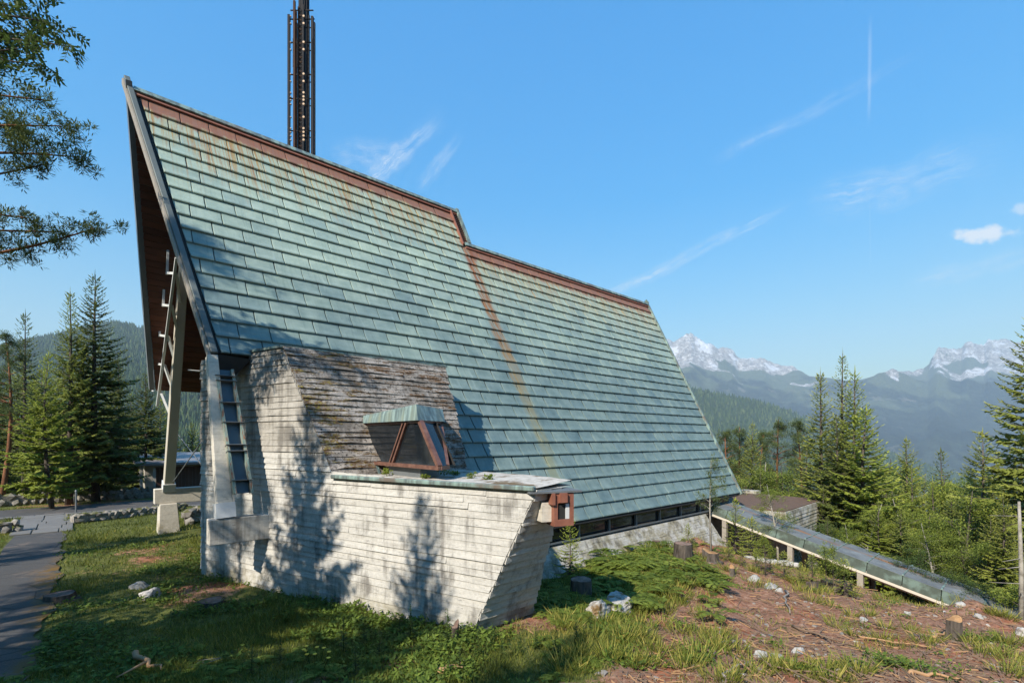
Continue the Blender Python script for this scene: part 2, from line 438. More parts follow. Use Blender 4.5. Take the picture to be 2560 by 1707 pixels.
c = t.mix(t.step(run, 0.60, 0.74, 0.0, 0.35), c, (0.36, 0.44, 0.40))
# rust weeping from the ridge flashing: a red first course, then thin drips over the next ones
drip = t.noise(t.map(p, (30.0, 0.35, 0.35)), 1.0, 3, 0.6)
wash = t.math('MULTIPLY', t.step(s_r, 3.0, 0.7), t.step(run, 0.36, 0.60))
c = t.mix(t.math('MULTIPLY', wash, 0.55), c, (0.33, 0.315, 0.19))
thin = t.math('MULTIPLY', t.step(drip, 0.50, 0.57), t.step(t.math('ADD', run, t.math('MULTIPLY', s_r, -0.075)), 0.22, 0.42))
thin = t.math('MULTIPLY', thin, t.step(s_r, 4.4, 0.9))
c = t.mix(t.math('MULTIPLY', thin, 0.85), c, t.mix(t.step(fine, 0.42, 0.62), (0.33, 0.22, 0.075), (0.27, 0.115, 0.045)))
rag = t.math('ADD', s_r, t.math('ADD', t.math('MULTIPLY', t.math('SUBTRACT', drip, 0.5), 0.55), t.math('MULTIPLY', t.math('SUBTRACT', run, 0.5), 0.9)))
red = t.math('MULTIPLY', t.step(rag, 0.86, 0.62), t.step(broad, 0.24, 0.40, 0.7, 1.0))
c = t.mix(t.math('MULTIPLY', red, 0.9), c, t.mix(fine, (0.15, 0.060, 0.040), (0.28, 0.115, 0.068)))
# rust stripe that runs down from the step in the ridge
rowi = t.math('FLOOR', t.math('DIVIDE', t.math('SUBTRACT', s_, 0.30 + ROW * 0.97), ROW))
rj = t.noise(t.map(p, (0, 0, 0)), 1.0, 0, .5, w=t.math('MULTIPLY', rowi, 3.7))
sx = t.math('SUBTRACT', t.math('ADD', X, t.math('MULTIPLY', t.math('SUBTRACT', rj, .5), 0.30)), t.math('ADD', 11.22, t.math('MULTIPLY', t.math('SUBTRACT', s_, 2.0), -0.012)))
cent = t.step(t.math('ABSOLUTE', t.math('ADD', sx, t.math('MULTIPLY', t.math('SUBTRACT', run, 0.5), 0.25))), 0.34, 0.14)
cent = t.math('MULTIPLY', cent, t.math('MULTIPLY', t.step(s_, 1.75, 1.85), t.step(fine, 0.36, 0.52, 0.15, 1.0)))
cent = t.math('MULTIPLY', cent, t.step(rj, .25, .55, .55, 1.0))
cent = t.math('MULTIPLY', cent, t.step(s_, 16.5, 4.5, 0.28, 0.95))
c = t.mix(cent, c, t.ramp(t.math('DIVIDE', s_, 14.0), [(0.15, (0.21, 0.075, 0.035)), (0.45, (0.24, 0.12, 0.045)), (0.75, (0.26, 0.22, 0.09)), (1.0, (0.24, 0.26, 0.14))]))
c = t.mix(t.step(s_, 15.3, 15.8, 0, 0.6), c, (0.20, 0.22, 0.20))
t.fin(c, t.step(fine, 0.3, 0.7, 0.42, 0.62), t.bump(t.math('ADD', t.noise(p, 3.0, 3, 0.5), t.math('MULTIPLY', fine, 0.15)), 0.4, 0.035), spec=0.28)
M['copper'] = t.m

t = NT('copper_trim'); p = t.P()
f = t.noise(t.map(p, (6, 6, 0.7)), 1.0, 5, 0.65); g = t.noise(p, 1.6, 5, 0.6)
c = t.mix(t.step(f, 0.40, 0.62), (0.10, 0.12, 0.11), (0.22, 0.30, 0.255))
c = t.mix(t.step(g, 0.52, 0.70), c, (0.14, 0.11, 0.085))
t.fin(c, 0.5, t.bump(f, 0.2, 0.01)); M['trim'] = t.m
t = NT('copper_streaked'); p = t.P()
f = t.noise(t.map(p, (11, 11, 0.25)), 1.0, 4, 0.6); g = t.noise(t.map(p, (5, 5, 0.3)), 1.0, 4, 0.6)
c = t.mix(t.step(f, 0.36, 0.70), (0.10, 0.14, 0.14), (0.27, 0.36, 0.33)); c = t.mix(t.step(g, 0.42, 0.70), c, (0.20, 0.225, 0.165)); c = t.mix(t.step(t.noise(t.map(p, (30, 30, .5)), 1.0, 3, .6), .60, .68, 0, .7), c, (0.07, 0.10, 0.11))
t.fin(c, 0.5); M['hood'] = t.m
t = NT('rust_steel'); p = t.P()
f = t.noise(p, 4, 6, 0.65); g = t.noise(t.map(p, (20, 20, 1.5)), 1.0, 4, 0.6)
c = t.ramp(f, [(0.3, (0.155, 0.055, 0.035)), (0.55, (0.235, 0.09, 0.055)), (0.8, (0.30, 0.13, 0.08))]); c = t.mix(t.step(g, 0.6, 0.75, 0, 0.5), c, (0.09, 0.045, 0.03))
t.fin(c, 0.62, t.bump(f, 0.2, 0.01)); M['rust'] = t.m
t = NT('brown_frame'); p = t.P()
f = t.noise(p, 9, 5, 0.6)
t.fin(t.ramp(f, [(0.3, (0.085, 0.036, 0.025)), (0.7, (0.19, 0.095, 0.065))]), 0.5, t.bump(f, 0.15, 0.01)); M['frame'] = t.m

def concrete(name, pale, dark, moss, rough_amt, stain_lo, stain_hi):
    t = NT(name); p = t.P(); X, Y, Z = t.xyz(p)[:3]
    rn = t.rnd()
    pb = t.n('ShaderNodeVectorMath', operation='ADD'); t.put(pb.inputs[0], p)
    cx = t.n('ShaderNodeCombineXYZ'); t.put(cx.inputs[0], t.math('MULTIPLY', rn, 31.0)); t.put(pb.inputs[1], cx.outputs[0]); pb = pb.outputs[0]
    grain = t.noise(t.map(pb, (1.2, 1.2, 26.0)), 1.0, 6, 0.65)                       # wood grain of the shutter boards
    blot = t.noise(p, 1.7, 7, 0.62); fineb = t.noise(p, 16.0, 7, 0.7); runs = t.noise(t.map(p, (7, 7, 0.5)), 1.0, 5, 0.62)
    c = t.mix(t.step(fineb, 0.35, 0.62), tuple(q * 0.86 for q in pale), pale)
    c = t.mix(t.step(grain, 0.50, 0.68, 0, 0.42), c, t.mix(1.0, c, (0.62, 0.60, 0.57), 'MULTIPLY'))
    c = t.mix(t.math('MULTIPLY', rn, 0.30), c, t.mix(1.0, c, (0.82, 0.80, 0.77), 'MULTIPLY'))
    st = t.step(t.math('ADD', t.math('MULTIPLY', blot, 0.65), t.math('MULTIPLY', runs, 0.45)), stain_lo, stain_hi)
    c = t.mix(t.math('MULTIPLY', st, 0.85), c, dark)
    c = t.mix(t.math('MULTIPLY', t.step(Z, -2.75, -3.25), t.step(t.noise(p, 2.6, 6, .65), .38, .62)), c, t.mix(1.0, c, (0.62, 0.58, 0.46), 'MULTIPLY'))
    pit = t.step(t.noise(t.map(pb, (5, 5, 40)), 1.0, 3, 0.7), 0.62, 0.70)
    c = t.mix(t.math('MULTIPLY', pit, 0.6), c, tuple(q * 0.45 for q in dark))
    h = t.math('ADD', t.math('MULTIPLY', fineb, 0.7), t.math('MULTIPLY', grain, 0.5))
    if moss:
        crust = t.noise(p, 15, 8, 0.8)
        c = t.mix(t.step(crust, 0.52, 0.59, 0, 0.9), c, (0.022, 0.018, 0.014))
        band = t.noise(t.map(p, (1.1, 1.1, 5.5)), 1.3, 6, 0.62)
        yel = t.step(t.math('SUBTRACT', X, 3.2), 2.2, 0.3)                              # bright cushion moss near the wall's corner
        mk = t.math('MULTIPLY', t.step(band, 0.51, 0.58), t.step(crust, 0.38, 0.50))
        c = t.mix(t.math('MULTIPLY', mk, 0.85), c, t.mix(t.math('MULTIPLY', yel, t.step(fineb, 0.45, 0.6)), (0.105, 0.052, 0.018), (0.25, 0.19, 0.02)))
        h = t.math('ADD', h, t.math('MULTIPLY', crust, 1.6))
    t.fin(c, 0.93, t.bump(h, rough_amt, 0.02), spec=0.2)
    M[name] = t.m
concrete('concrete', (0.50, 0.475, 0.425), (0.15, 0.137, 0.12), False, 0.55, 0.53, 0.70)
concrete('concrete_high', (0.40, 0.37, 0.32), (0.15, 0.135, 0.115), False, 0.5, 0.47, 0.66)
concrete('concrete_mossy', (0.40, 0.355, 0.31), (0.13, 0.11, 0.09), True, 1.0, 0.44, 0.64)
concrete('concrete_beam', (0.56, 0.52, 0.45), (0.16, 0.14, 0.115), False, 0.3, 0.46, 0.68)
concrete('concrete_clean', (0.60, 0.55, 0.46), (0.40, 0.36, 0.30), False, 0.2, 0.62, 0.8)
t = NT('lime_crust'); p = t.P(); f = t.noise(p, 8, 7, 0.7); g = t.noise(p, 2.4, 5, 0.6)
c = t.ramp(f, [(0.3, (0.27, 0.24, 0.20)), (0.55, (0.50, 0.465, 0.41))]); c = t.mix(t.step(g, 0.50, 0.62), c, (0.16, 0.115, 0.07))
t.fin(c, 0.95, t.bump(f, 0.6, 0.03), spec=0.1); M['lime'] = t.m
t = NT('soffit_wood'); p = t.P()
rn = t.rnd(); f = t.noise(t.map(p, (0.8, 9, 9)), 1.0, 5, 0.6)
c = t.mix(f, (0.075, 0.022, 0.011), (0.19, 0.062, 0.03)); c = t.mix(rn, c, t.mix(1.0, c, (0.55, 0.5, 0.5), 'MULTIPLY'))
t.fin(c, 0.45, t.bump(f, 0.15, 0.01)); M['soffit'] = t.m
simple('white_timber', (0.56, 0.50, 0.40), 0.55, 0.10, 3.0)
simple('white_steel', (0.58, 0.58, 0.56), 0.45, 0.08, 3.0)
simple('dark_gap', (0.018, 0.017, 0.015), 0.85, 0.2)
simple('lead_grey', (0.13, 0.14, 0.145), 0.5, 0.3, 4.0)
simple('verge', (0.105, 0.12, 0.11), 0.6, 0.45, 1.2); simple('weathered_board', (0.30, 0.26, 0.21), 0.7, 0.35, 5.0)
t = NT('window_glass'); p = t.P()
d_ = t.step(t.noise(p, 1.5, 4, 0.6), 0.4, 0.7)
t.fin(t.mix(d_, (0.012, 0.016, 0.02), (0.03, 0.036, 0.04)), 0.06, spec=0.7)
M['dark_glass'] = t.m
t = NT('clear_glass')
t.fin((0.85, 0.9, 0.9), 0.03, spec=0.5); t.b.inputs['Transmission Weight'].default_value = 1.0; t.b.inputs['IOR'].default_value = 1.1
M['glass'] = t.m

# ------------------------------------------------------------------ the church
church = empty('church', (8.0, Y1, -3.4), label='steep copper-roofed church with board-marked concrete flank wall and step in its ridge', cat='church')
def hang(o, parent=church):
    """Parent an object built in world coordinates and keep it where it is."""
    o.parent = parent
    if parent.parent is None and parent.type == 'EMPTY':
        o.matrix_parent_inverse = (Matrix.Translation(parent.location) @ parent.rotation_euler.to_matrix().to_4x4()).inverted()
    return o
def part(mb, name, mats, parent=church, **k):
    o = mb.build(name, mats, None, **k); return hang(o, parent)

# --- right-hand slope: boarding under the copper, then the tiles
ROW = 0.381 * 1.2; TW = 0.69
def slope_pt(x, s, h=0.0):
    """Point on the right-hand slope: s metres down from the ridge, h off the surface."""
    return np.array([x, Y1 - s * C_S - h * S_S, Z1 - s * S_S + h * C_S])
def s_of(y): return (Y1 - y) * SLN
S_EAVE = s_of(YE) + 0.02; S_R2 = s_of(Y2)
S_VB = s_of(verge_b[1])
def verge_x(s): return ridge_f[0] + (verge_b[0] - ridge_f[0]) * s / S_VB
def far_x(s): return r2[0] + (e_end[0] - r2[0]) * (s - S_R2) / (S_EAVE - S_R2)
A_ = WP(705, 871); C_ = WP(835, 1190); D_ = WP(1341, 1226); LEDGE_Z = -0.78
cM = 0.5 * ((A_[2] - SL * A_[1]) + (C_[2] - SL * C_[1]))
def MP(px, py): return on_plane(px, py, nR, cM)
B_ = MP(1112, 920); Bd_ = MP(1165, 1172)
S_TOP_M = s_of(A_[1] + 0.65)                                   # slope distance where the concrete meets the tiles
rf = MB()
def slab(pts, thick, mb, mi=0):
    lo = [np.array(p) - np.array([0, -S_S, C_S]) * thick for p in pts]
    mb.poly(pts, mi); mb.poly(lo[::-1], mi)
    for i in range(len(pts)):
        j = (i + 1) % len(pts); mb.poly([pts[i], lo[i], lo[j], pts[j]], mi)
XC = 6.0
slab([slope_pt(ridge_f[0], 0.0), slope_pt(verge_b[0], S_VB), slope_pt(XC, S_VB), slope_pt(XC, S_EAVE), slope_pt(far_x(S_EAVE), S_EAVE),
      slope_pt(r2[0], S_R2), slope_pt(STEP_X, S_R2), slope_pt(STEP_X + 0.12, 0.0)], 0.16, rf)
roof = part(rf, 'roof', M['dark_gap'])
U_UP = np.array([0, C_S, S_S]); N_UP = np.array([0, -S_S, C_S])
TILE_ROT = Matrix(((1, 0, 0), (0, C_S, -S_S), (0, S_S, C_S)))
PROF = [(0.0, 0.014), (0.0, 0.054), (0.03, 0.062), (0.075, 0.050), (0.15, 0.031), (0.28, 0.018), (ROW + 0.05, 0.003)]
def tile_geo(xl0, xl1, xr0, xr1):
    """Copper pan: x limits at its lower edge (xl0, xr0) and upper edge (xl1, xr1)."""
    V = []; 
    for (y, h) in PROF:
        q = y / ROW
        a = xl0 + (xl1 - xl0) * q; b = xr0 + (xr1 - xr0) * q
        V += [(a, y, h), (a + 0.012, y, h + (0.006 if h > 0.015 else 0)), (b - 0.012, y, h + (0.006 if h > 0.015 else 0)), (b, y, h)]
    V = np.array(V); f = []
    for i in range(len(PROF) - 1):
        for j in range(3): f.append((i * 4 + j, i * 4 + j + 1, i * 4 + 5 + j, i * 4 + 4 + j))
    n = len(PROF)
    c = len(V); ends = []
    for side in (0, 3):                                        # skirts down to the boarding
        for i in range(1, n): ends.append((V[i * 4 + side][0], V[i * 4 + side][1], 0.0))
    V = np.vstack([V, ends])
    for i in range(1, n - 1):
        f.append((i * 4, i * 4 + 4, c + i, c + i - 1)); f.append((i * 4 + 7, i * 4 + 3, c + n - 1 + i - 1, c + n - 1 + i))
    return V, np.array(f)
V0, F0 = tile_geo(0, 0, TW - 0.022, TW - 0.022)
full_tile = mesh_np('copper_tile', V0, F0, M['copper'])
tiles = []
row = 0
s_top = 0.30
s_low = 0.30 + ROW * 0.97
while s_low < S_EAVE + ROW * 0.6:
    s0 = s_low                                                 # lower edge of this course
    last = s0 > S_EAVE - 0.1
    def xl(s):
        if s <= S_VB + 0.05 and s < S_TOP_M + 0.1: return verge_x(s) + 0.16
        return XC
    def xr(s):
        if s < S_R2 + 0.25: return STEP_X - 0.36 - 0.02 * s
        return far_x(s) - 0.06
    s1 = s0 - ROW
    a0 = xl(s0); b0 = xr(s0); a1 = xl(s1) if abs(xl(s1) - a0) < 1 else a0; b1 = xr(s1) if abs(xr(s1) - b0) < 1 else b0
    j = 1.40 + (row % 2) * TW * 0.5 + (0.07 * math.sin(row * 2.3)) - 20 * TW
    while j < b0:
        lo_, hi_ = j, j + TW
        j += TW
        if hi_ < min(a0, a1) + 0.12 or lo_ > min(b0, b1) - 0.10: continue
        L0, L1 = (a0, a1) if lo_ < max(a0, a1) + 0.10 else (lo_, lo_)
        R0, R1 = (b0, b1) if hi_ > min(b0, b1) - 0.12 else (hi_ - (0.022 if hi_ < 7 else 0.038),) * 2
        tiles.append((row, s0, L0, L1, R0, R1, lo_))
        if hi_ > min(b0, b1) - 0.12: break
    s_low += ROW; row += 1
def tile_dist(q):
    p = slope_pt((q[2] + q[4]) / 2, q[1] - ROW / 2); return float(np.dot(p[:2], FW))
def hi_of(lo): return lo + TW
order = sorted(range(len(tiles)), key=lambda i: tile_dist(tiles[i]))
single = set(order[:300])
rest_V, rest_F, rest_S, nb = [], [], [], 0
for i, (row, s0, L0, L1, R0, R1, lo_) in enumerate(tiles):
    o = slope_pt(0, s0)
    jit = (random.uniform(-.004, .004), random.uniform(-.003, .003), random.uniform(0, .004))
    if i in single:
        full = L0 == L1 == lo_ and R0 == R1 and hi_of(lo_) < 7
        if full: me, x0 = full_tile, lo_
        else:
            V, Fc = tile_geo(0, L1 - L0, R0 - L0, R1 - L0); me = mesh_np('copper_tile', V, Fc, M['copper']); x0 = L0
        ob = bpy.data.objects.new('copper_tile', me); COL.objects.link(ob)
        m4 = TILE_ROT.to_4x4() @ Matrix.Rotation(random.gauss(0, .004), 4, 'Z') @ Matrix.Rotation(random.gauss(0, .006), 4, 'X') @ Matrix.Rotation(random.gauss(0, .004), 4, 'Y'); pos = Vector((x0, o[1], o[2])) + Vector(N_UP) * jit[2] + Vector((jit[0], 0, 0)); m4.translation = pos
        ob.matrix_basis = m4; hang(ob, roof)
    else:
        V, Fc = tile_geo(L0, L1, R0, R1)
        V = V + np.array(jit); V[:, 2] += np.clip(V[:, 1], 0, 1) * 0 + random.gauss(0, .003)
        Vw = o[None, :] + V[:, :1] * np.array([[1, 0, 0]]) + V[:, 1:2] * U_UP + V[:, 2:3] * N_UP
        rest_V.append(Vw); rest_F.append(Fc + nb); rest_S += [random.random()] * len(Vw); nb += len(Vw)
if rest_V:
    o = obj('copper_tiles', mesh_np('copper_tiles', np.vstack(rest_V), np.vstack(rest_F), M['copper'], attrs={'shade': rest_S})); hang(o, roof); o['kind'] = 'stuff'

# --- ridge flashing, verge boards, the step with its louvres
rc = MB()
def ridge_cap(mb, x0, x1, s, z_off=0.0):
    for (sa, sb, h, mi) in ((s - 0.02, s + 0.13, 0.12, 0), (s + 0.17, s + 0.235, 0.07, 1)):
        a0 = slope_pt(x0, sa, h); a1 = slope_pt(x1, sa, h); b0 = slope_pt(x0, sb, h); b1 = slope_pt(x1, sb, h)
        a0l = slope_pt(x0, sa, 0.0); a1l = slope_pt(x1, sa, 0.0); b0l = slope_pt(x0, sb, h - 0.045); b1l = slope_pt(x1, sb, h - 0.045)
        mb.hull8([b0l, b1l, a1l, a0l, b0, b1, a1, a0], mi)
ridge_cap(rc, ridge_f[0] + 0.05, STEP_X - 0.05, 0.0)
ridge_cap(rc, STEP_X - 0.30, r2[0], S_R2)
part(rc, 'ridge_flashing', [M['trim'], M['rust']])
vb = MB()
tip = RP(309, 196)
va = np.array(slope_pt(ridge_f[0] - 0.08, -0.36, 0.05)); vz = np.array(slope_pt(verge_b[0] + 0.02, S_VB + 0.08, 0.05))
vb.bar(va, vz, 0.13, 0.14, up=N_UP)
part(vb, 'verge_board', M['verge'], bevel=0.012)
vb = MB()
vb.bar(va + np.array([-0.08, 0.03, -0.10]), vz + np.array([-0.08, 0.03, -0.10]), 0.04, 0.16, up=N_UP)
part(vb, 'verge_lining', M['weathered_board'])
vb = MB()
vb.bar(slope_pt(r2[0] + 0.02, S_R2 - 0.15, 0.03), slope_pt(far_x(S_EAVE) + 0.02, S_EAVE, 0.03), 0.10, 0.16, up=N_UP)
vb.bar(slope_pt(r2[0] - 0.1, S_R2 - 0.22, 0.10), slope_pt(r2[0] - 0.0, S_R2 + 0.0, 0.10), 0.10, 0.14, up=N_UP)
part(vb, 'verge_board', M['trim'])
lv = MB()
lv.bar(slope_pt(STEP_X + 0.02, -0.10, 0.08), slope_pt(STEP_X - 0.05, S_R2 - 0.05, 0.08), 0.13, 0.10, up=N_UP)
part(lv, 'step_flashing', M['trim'])
lv = MB(); lv.bar(slope_pt(STEP_X - 0.36, 0.1, 0.06), slope_pt(STEP_X - 0.40, S_R2 + 0.1, 0.06), 0.045, 0.11, up=N_UP)
louvre = part(lv, 'louvre_frame', M['rust'])
for k in range(15):
    s = 0.20 + k * (S_R2 - 0.20) / 15
    sl = MB(); sl.bar(slope_pt(STEP_X - 0.35, s, 0.055), slope_pt(STEP_X - 0.05, s, 0.055), 0.06, 0.02, up=N_UP + U_UP * 0.6)
    hang(sl.build('louvre_slat', M['rust']), louvre)

# --- left-hand slope with its timber soffit
YL, ZL = left_c[1], left_c[2]
def left_pt(x, q, h=0.0):
    """q = 0 at the ridge, 1 at the left eave."""
    y = Y1 + (YL - Y1) * q; z = Z1 + (ZL - Z1) * q
    n = np.array([0, -(ZL - Z1), (YL - Y1)]); n = n / np.linalg.norm(n)
    return np.array([x, y, z]) + n * h
lf = MB()
xf = lambda q: ridge_f[0] + (left_c[0] - ridge_f[0]) * q
P0 = [left_pt(xf(0), 0, .10), left_pt(xf(1), 1, .10), left_pt(STEP_X, 1, .10), left_pt(STEP_X, 0, .10)]
P1 = [left_pt(xf(0), 0, -.10), left_pt(xf(1), 1, -.10), left_pt(STEP_X, 1, -.10), left_pt(STEP_X, 0, -.10)]
lf.hull8(P1 + P0)
left_roof = part(lf, 'roof', M['trim'])
lf = MB()
lf.bar(left_pt(xf(0) - .06, -0.022, 0.0), left_pt(xf(1) - .10, 1.0, 0.0), 0.14, 0.24, up=(0, 1, 0))
part(lf, 'verge_board', M['lead_grey'])
NPL = 46
for k in range(NPL):
    q0 = k / NPL; q1 = (k + 1) / NPL - 0.0012
    cut = random.uniform(3.2, 5.4)
    for (xa, xb) in ((xf(q0) + 0.02, cut), (cut + 0.006, 7.4)):
        h = -0.105 - random.uniform(0, .006)
        m_ = MB(); m_.hull8([left_pt(xa, q0, h - .02), left_pt(xb, q0, h - .02), left_pt(xb, q1, h - .02), left_pt(xa, q1, h - .02),
                             left_pt(xa, q0, h), left_pt(xb, q0, h), left_pt(xb, q1, h), left_pt(xa, q1, h)])
        hang(m_.build('soffit_plank', M['soffit']), left_roof)
# inner lining of the right slope, a gable wall added to stop light leaks, and the lower roof beyond the step
m_ = MB(); m_.poly([slope_pt(ridge_f[0], 0.05, -.20), slope_pt(7.4, 0.05, -.20), slope_pt(7.4, S_VB, -.20), slope_pt(verge_b[0], S_VB, -.20)])
part(m_, 'soffit', M['soffit'])
m_ = MB()
m_.hull8([(7.2, YE + .6, -3.4), (7.4, YE + .6, -3.4), (7.4, YL + 0.3, -3.4), (7.2, YL + 0.3, -3.4), (7.2, Y1 - .1, Z1 - .5), (7.4, Y1 - .1, Z1 - .5), (7.4, Y1 + .1, Z1 - .5), (7.2, Y1 + .1, Z1 - .5)])
part(m_, 'gable_light_stop', M['soffit'])
m_ = MB()
zl2 = Z2 - (Z2 + 2.2) * 1.0
m_.hull8([(STEP_X, Y2, Z2 - .2), (r2[0], Y2, Z2 - .2), (e_end[0], Y2 + 6.2, -2.6), (STEP_X, Y2 + 6.2, -2.6), (STEP_X, Y2, Z2), (r2[0], Y2, Z2), (e_end[0], Y2 + 6.2, -2.4), (STEP_X, Y2 + 6.2, -2.4)])
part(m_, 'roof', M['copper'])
m_ = MB(); m_.poly([(STEP_X - .1, Y1, Z1 - .05), (STEP_X - .1, Y2 - .05, Z2), (STEP_X - .1, YL, ZL)])
part(m_, 'step_wall', M['rust'])
m_ = MB()
m_.poly([(e_end[0] - .6, YE + .5, -5.6), (e_end[0] - .6, Y2 + 6.0, -5.6), (e_end[0] - .6, Y2 + 6.0, -2.6), (r2[0] - .8, Y2, Z2 - .25), (e_end[0] - .6, YE + .5, -2.4)])
part(m_, 'end_wall', M['concrete_clean'])
# --- low window band and battered concrete plinth under the eave
z_sk = on_plane(1763, 1285, np.array([0, 1, 0]), YE + 0.12)
X_SK0, X_SK1 = 7.2, z_sk[0]; ZS = z_sk[2]
m_ = MB(); m_.box(X_SK0, X_SK1 + 2.6, YE + 0.30, YE + 0.34, ZS - .1, e_end[2] + 0.45)
wb = part(m_, 'window_band', M['dark_glass'])
for k in range(9):
    x = X_SK0 + 1.3 + k * 1.55
    m2 = MB(); m2.bar((x, YE + .24, ZS), (x, YE + .24, e_end[2] + .35), 0.07, 0.07, up=(1, 0, 0)); hang(m2.build('mullion', M['lead_grey']), wb)
m2 = MB(); m2.bar((X_SK0, YE + .16, ZS + .10), (X_SK1 + .6, YE + .16, ZS + .10), 0.05, 0.05); hang(m2.build('rail', M['lead_grey']), wb)
m_ = MB()
m_.hull8([(X_SK0, YE - 1.05, -5.4), (X_SK1 + .75, YE - 1.05, -5.4), (X_SK1 + .75, YE + .6, -5.4), (X_SK0, YE + .6, -5.4),
          (X_SK0, YE + .10, ZS), (X_SK1, YE + .10, ZS), (X_SK1, YE + .6, ZS), (X_SK0, YE + .6, ZS)])
plinth = part(m_, 'plinth', M['concrete'])

# --- board-marked concrete: every board is one piece
def boards(name, O, T, U, N, v0, v1, lo, hi, rowh, parent, mat_of, lap=0.026, seg=(1.6, 3.4), jag=0.004, end_jit=0.0, back=0.03, end_r=0.0):
    O, T, U, N = (np.array(q, float) for q in (O, T, U, N))
    v = v0; r = 0
    while v < v1 - 0.02:
        h = min(rowh * random.uniform(0.88, 1.14), v1 - v)
        if v1 - v - h < 0.05: h = v1 - v
        a0, a1, b0, b1 = lo(v), lo(v + h), hi(v), hi(v + h)
        cuts = []
        x = max(a0, a1) + random.uniform(0.5, seg[1])
        while x < min(b0, b1) - 0.5:
            cuts.append(x); x += random.uniform(*seg)
        edges = [None] + cuts + [None]
        for i in range(len(edges) - 1):
            l0, l1 = (a0, a1) if i == 0 else (edges[i] + .0015,) * 2
            r0, r1_ = (b0, b1) if i == len(edges) - 2 else (edges[i + 1] - .0015,) * 2
            if i == 0 and end_jit: e_ = random.uniform(0, end_jit); l0 -= e_; l1 -= e_
            if i == len(edges) - 2 and end_r: e_ = random.uniform(-.4, 1.0) * end_r; r0 += e_; r1_ += e_ * random.uniform(.3, 1)
            if r0 - l0 < .03 and r1_ - l1 < .03: continue
            pb = lap * random.uniform(0.6, 1.35); pt = 0.004 + random.uniform(0, .008)
            dv0 = random.choice((0, 0, 0, -1, 1)) * 0.014
            n = max(1, int(max(r0 - l0, r1_ - l1) / 0.28)); V = []
            for k in range(n + 1):
                q = k / n; j = random.gauss(0, jag); j2 = random.gauss(0, jag * .6)
                xb = l0 + (r0 - l0) * q; xt = l1 + (r1_ - l1) * q
                vb0 = v + dv0 * (1 if 0 < q < 1 else 1) + j * .7
                V += [O + T * xb + U * vb0 - N * back, O + T * xb + U * vb0 + N * (pb + j), O + T * (xb * .3 + xt * .7) + U * (v + h * .7) + N * (pt + (pb - pt) * .35 + j2),
                      O + T * xt + U * (v + h + .012) + N * pt]
            V = np.array(V); Fc = []
            for k in range(n):
                b_ = k * 4
                for q in range(3): Fc.append((b_ + q, b_ + 4 + q, b_ + 5 + q, b_ + 1 + q))
            e_ = n * 4
            Fc.append((0, 1, 2, 3)); Fc.append((e_ + 3, e_ + 2, e_ + 1, e_))
            me = mesh_np(name, V, np.array(Fc), mat_of(v))
            hang(obj(name, me), parent)
        v += h; r += 1
pl_dir = np.array([0, 1.15, ZS + 5.4]); pl_len = float(np.linalg.norm(pl_dir)); pl_dir = pl_dir / pl_len; pl_n = np.array([0, -pl_dir[2], pl_dir[1]])
boards('plinth_board', (X_SK0, YE - 1.05, -5.4), (1, 0, 0), pl_dir, pl_n, pl_len * .35, pl_len, lambda v: 0.0, lambda v: X_SK1 + .75 * (1 - v / pl_len) - X_SK0, 0.095, plinth, lambda v: M['concrete'], lap=.014, seg=(2.5, 5.0), jag=.004)
TWv = -np.array([W_DIR[0], W_DIR[1], 0.0])                     # along the wall towards the viewer
NWv = np.array([-W_DIR[1], W_DIR[0], 0.0])                     # out of the wall
W0 = WP(505, 1430); W0 = np.array([W0[0], W0[1], 0.0])
def tW(p): return float(np.dot(np.array(p) - W0, TWv))
E_ = WP(1180, 1580)
tA, tC, tD, tE = tW(A_), tW(C_), tW(D_), tW(E_)
ZA = A_[2]; ZD = LEDGE_Z
def lin(v, va_, ta, vb_, tb): return ta + (tb - ta) * (v - va_) / (vb_ - va_)
def w_hi(z):
    if z > LEDGE_Z + .01: return lin(z, LEDGE_Z, tC, ZA, tA)
    return lin(z, LEDGE_Z, tD, E_[2], tE)
def WW(tt, z, off=0.0): return W0 + TWv * tt + np.array([0, 0, z]) + NWv * off
Z_BOT = -3.75
t_bot = lin(Z_BOT, LEDGE_Z, tD, E_[2], tE)
core = MB()
front = [WW(0, Z_BOT, -.02), WW(t_bot, Z_BOT, -.02), WW(tD, ZD, -.02), WW(tC, ZD, -.02), WW(tA, ZA, -.02), WW(0, ZA - .06, -.02)]
core.poly(front)
bk = [WW(0, Z_BOT, -.6), WW(0, ZA - .06, -.6)]
core.poly([front[0], front[5], bk[1], bk[0]]); core.poly([bk[0], bk[1], bk[1] + np.array([2.6, -1.2, 0]), bk[0] + np.array([2.6, -1.2, 0])])
T_ = ray(1430, 1212); T_ = T_ * (LEDGE_Z / T_[2])
# mossy slope and the top of the mass
off_in = np.array([0, 1.6, 0])
A3 = np.array([A_[0], A_[1], A_[2]]); B3 = np.array([B_[0], B_[1], B_[2]]); Bd3 = np.array([Bd_[0], Bd_[1], LEDGE_Z]); C3 = np.array([C_[0], C_[1], LEDGE_Z])
core.poly([A3, C3, Bd3, B3]); core.poly([front[5], A3, B3, B3 + off_in, front[5] + np.array([1.0, 0.4, 0])])
core.poly([B3, Bd3, Bd3 + off_in + np.array([0, 0, -.3]), B3 + off_in])
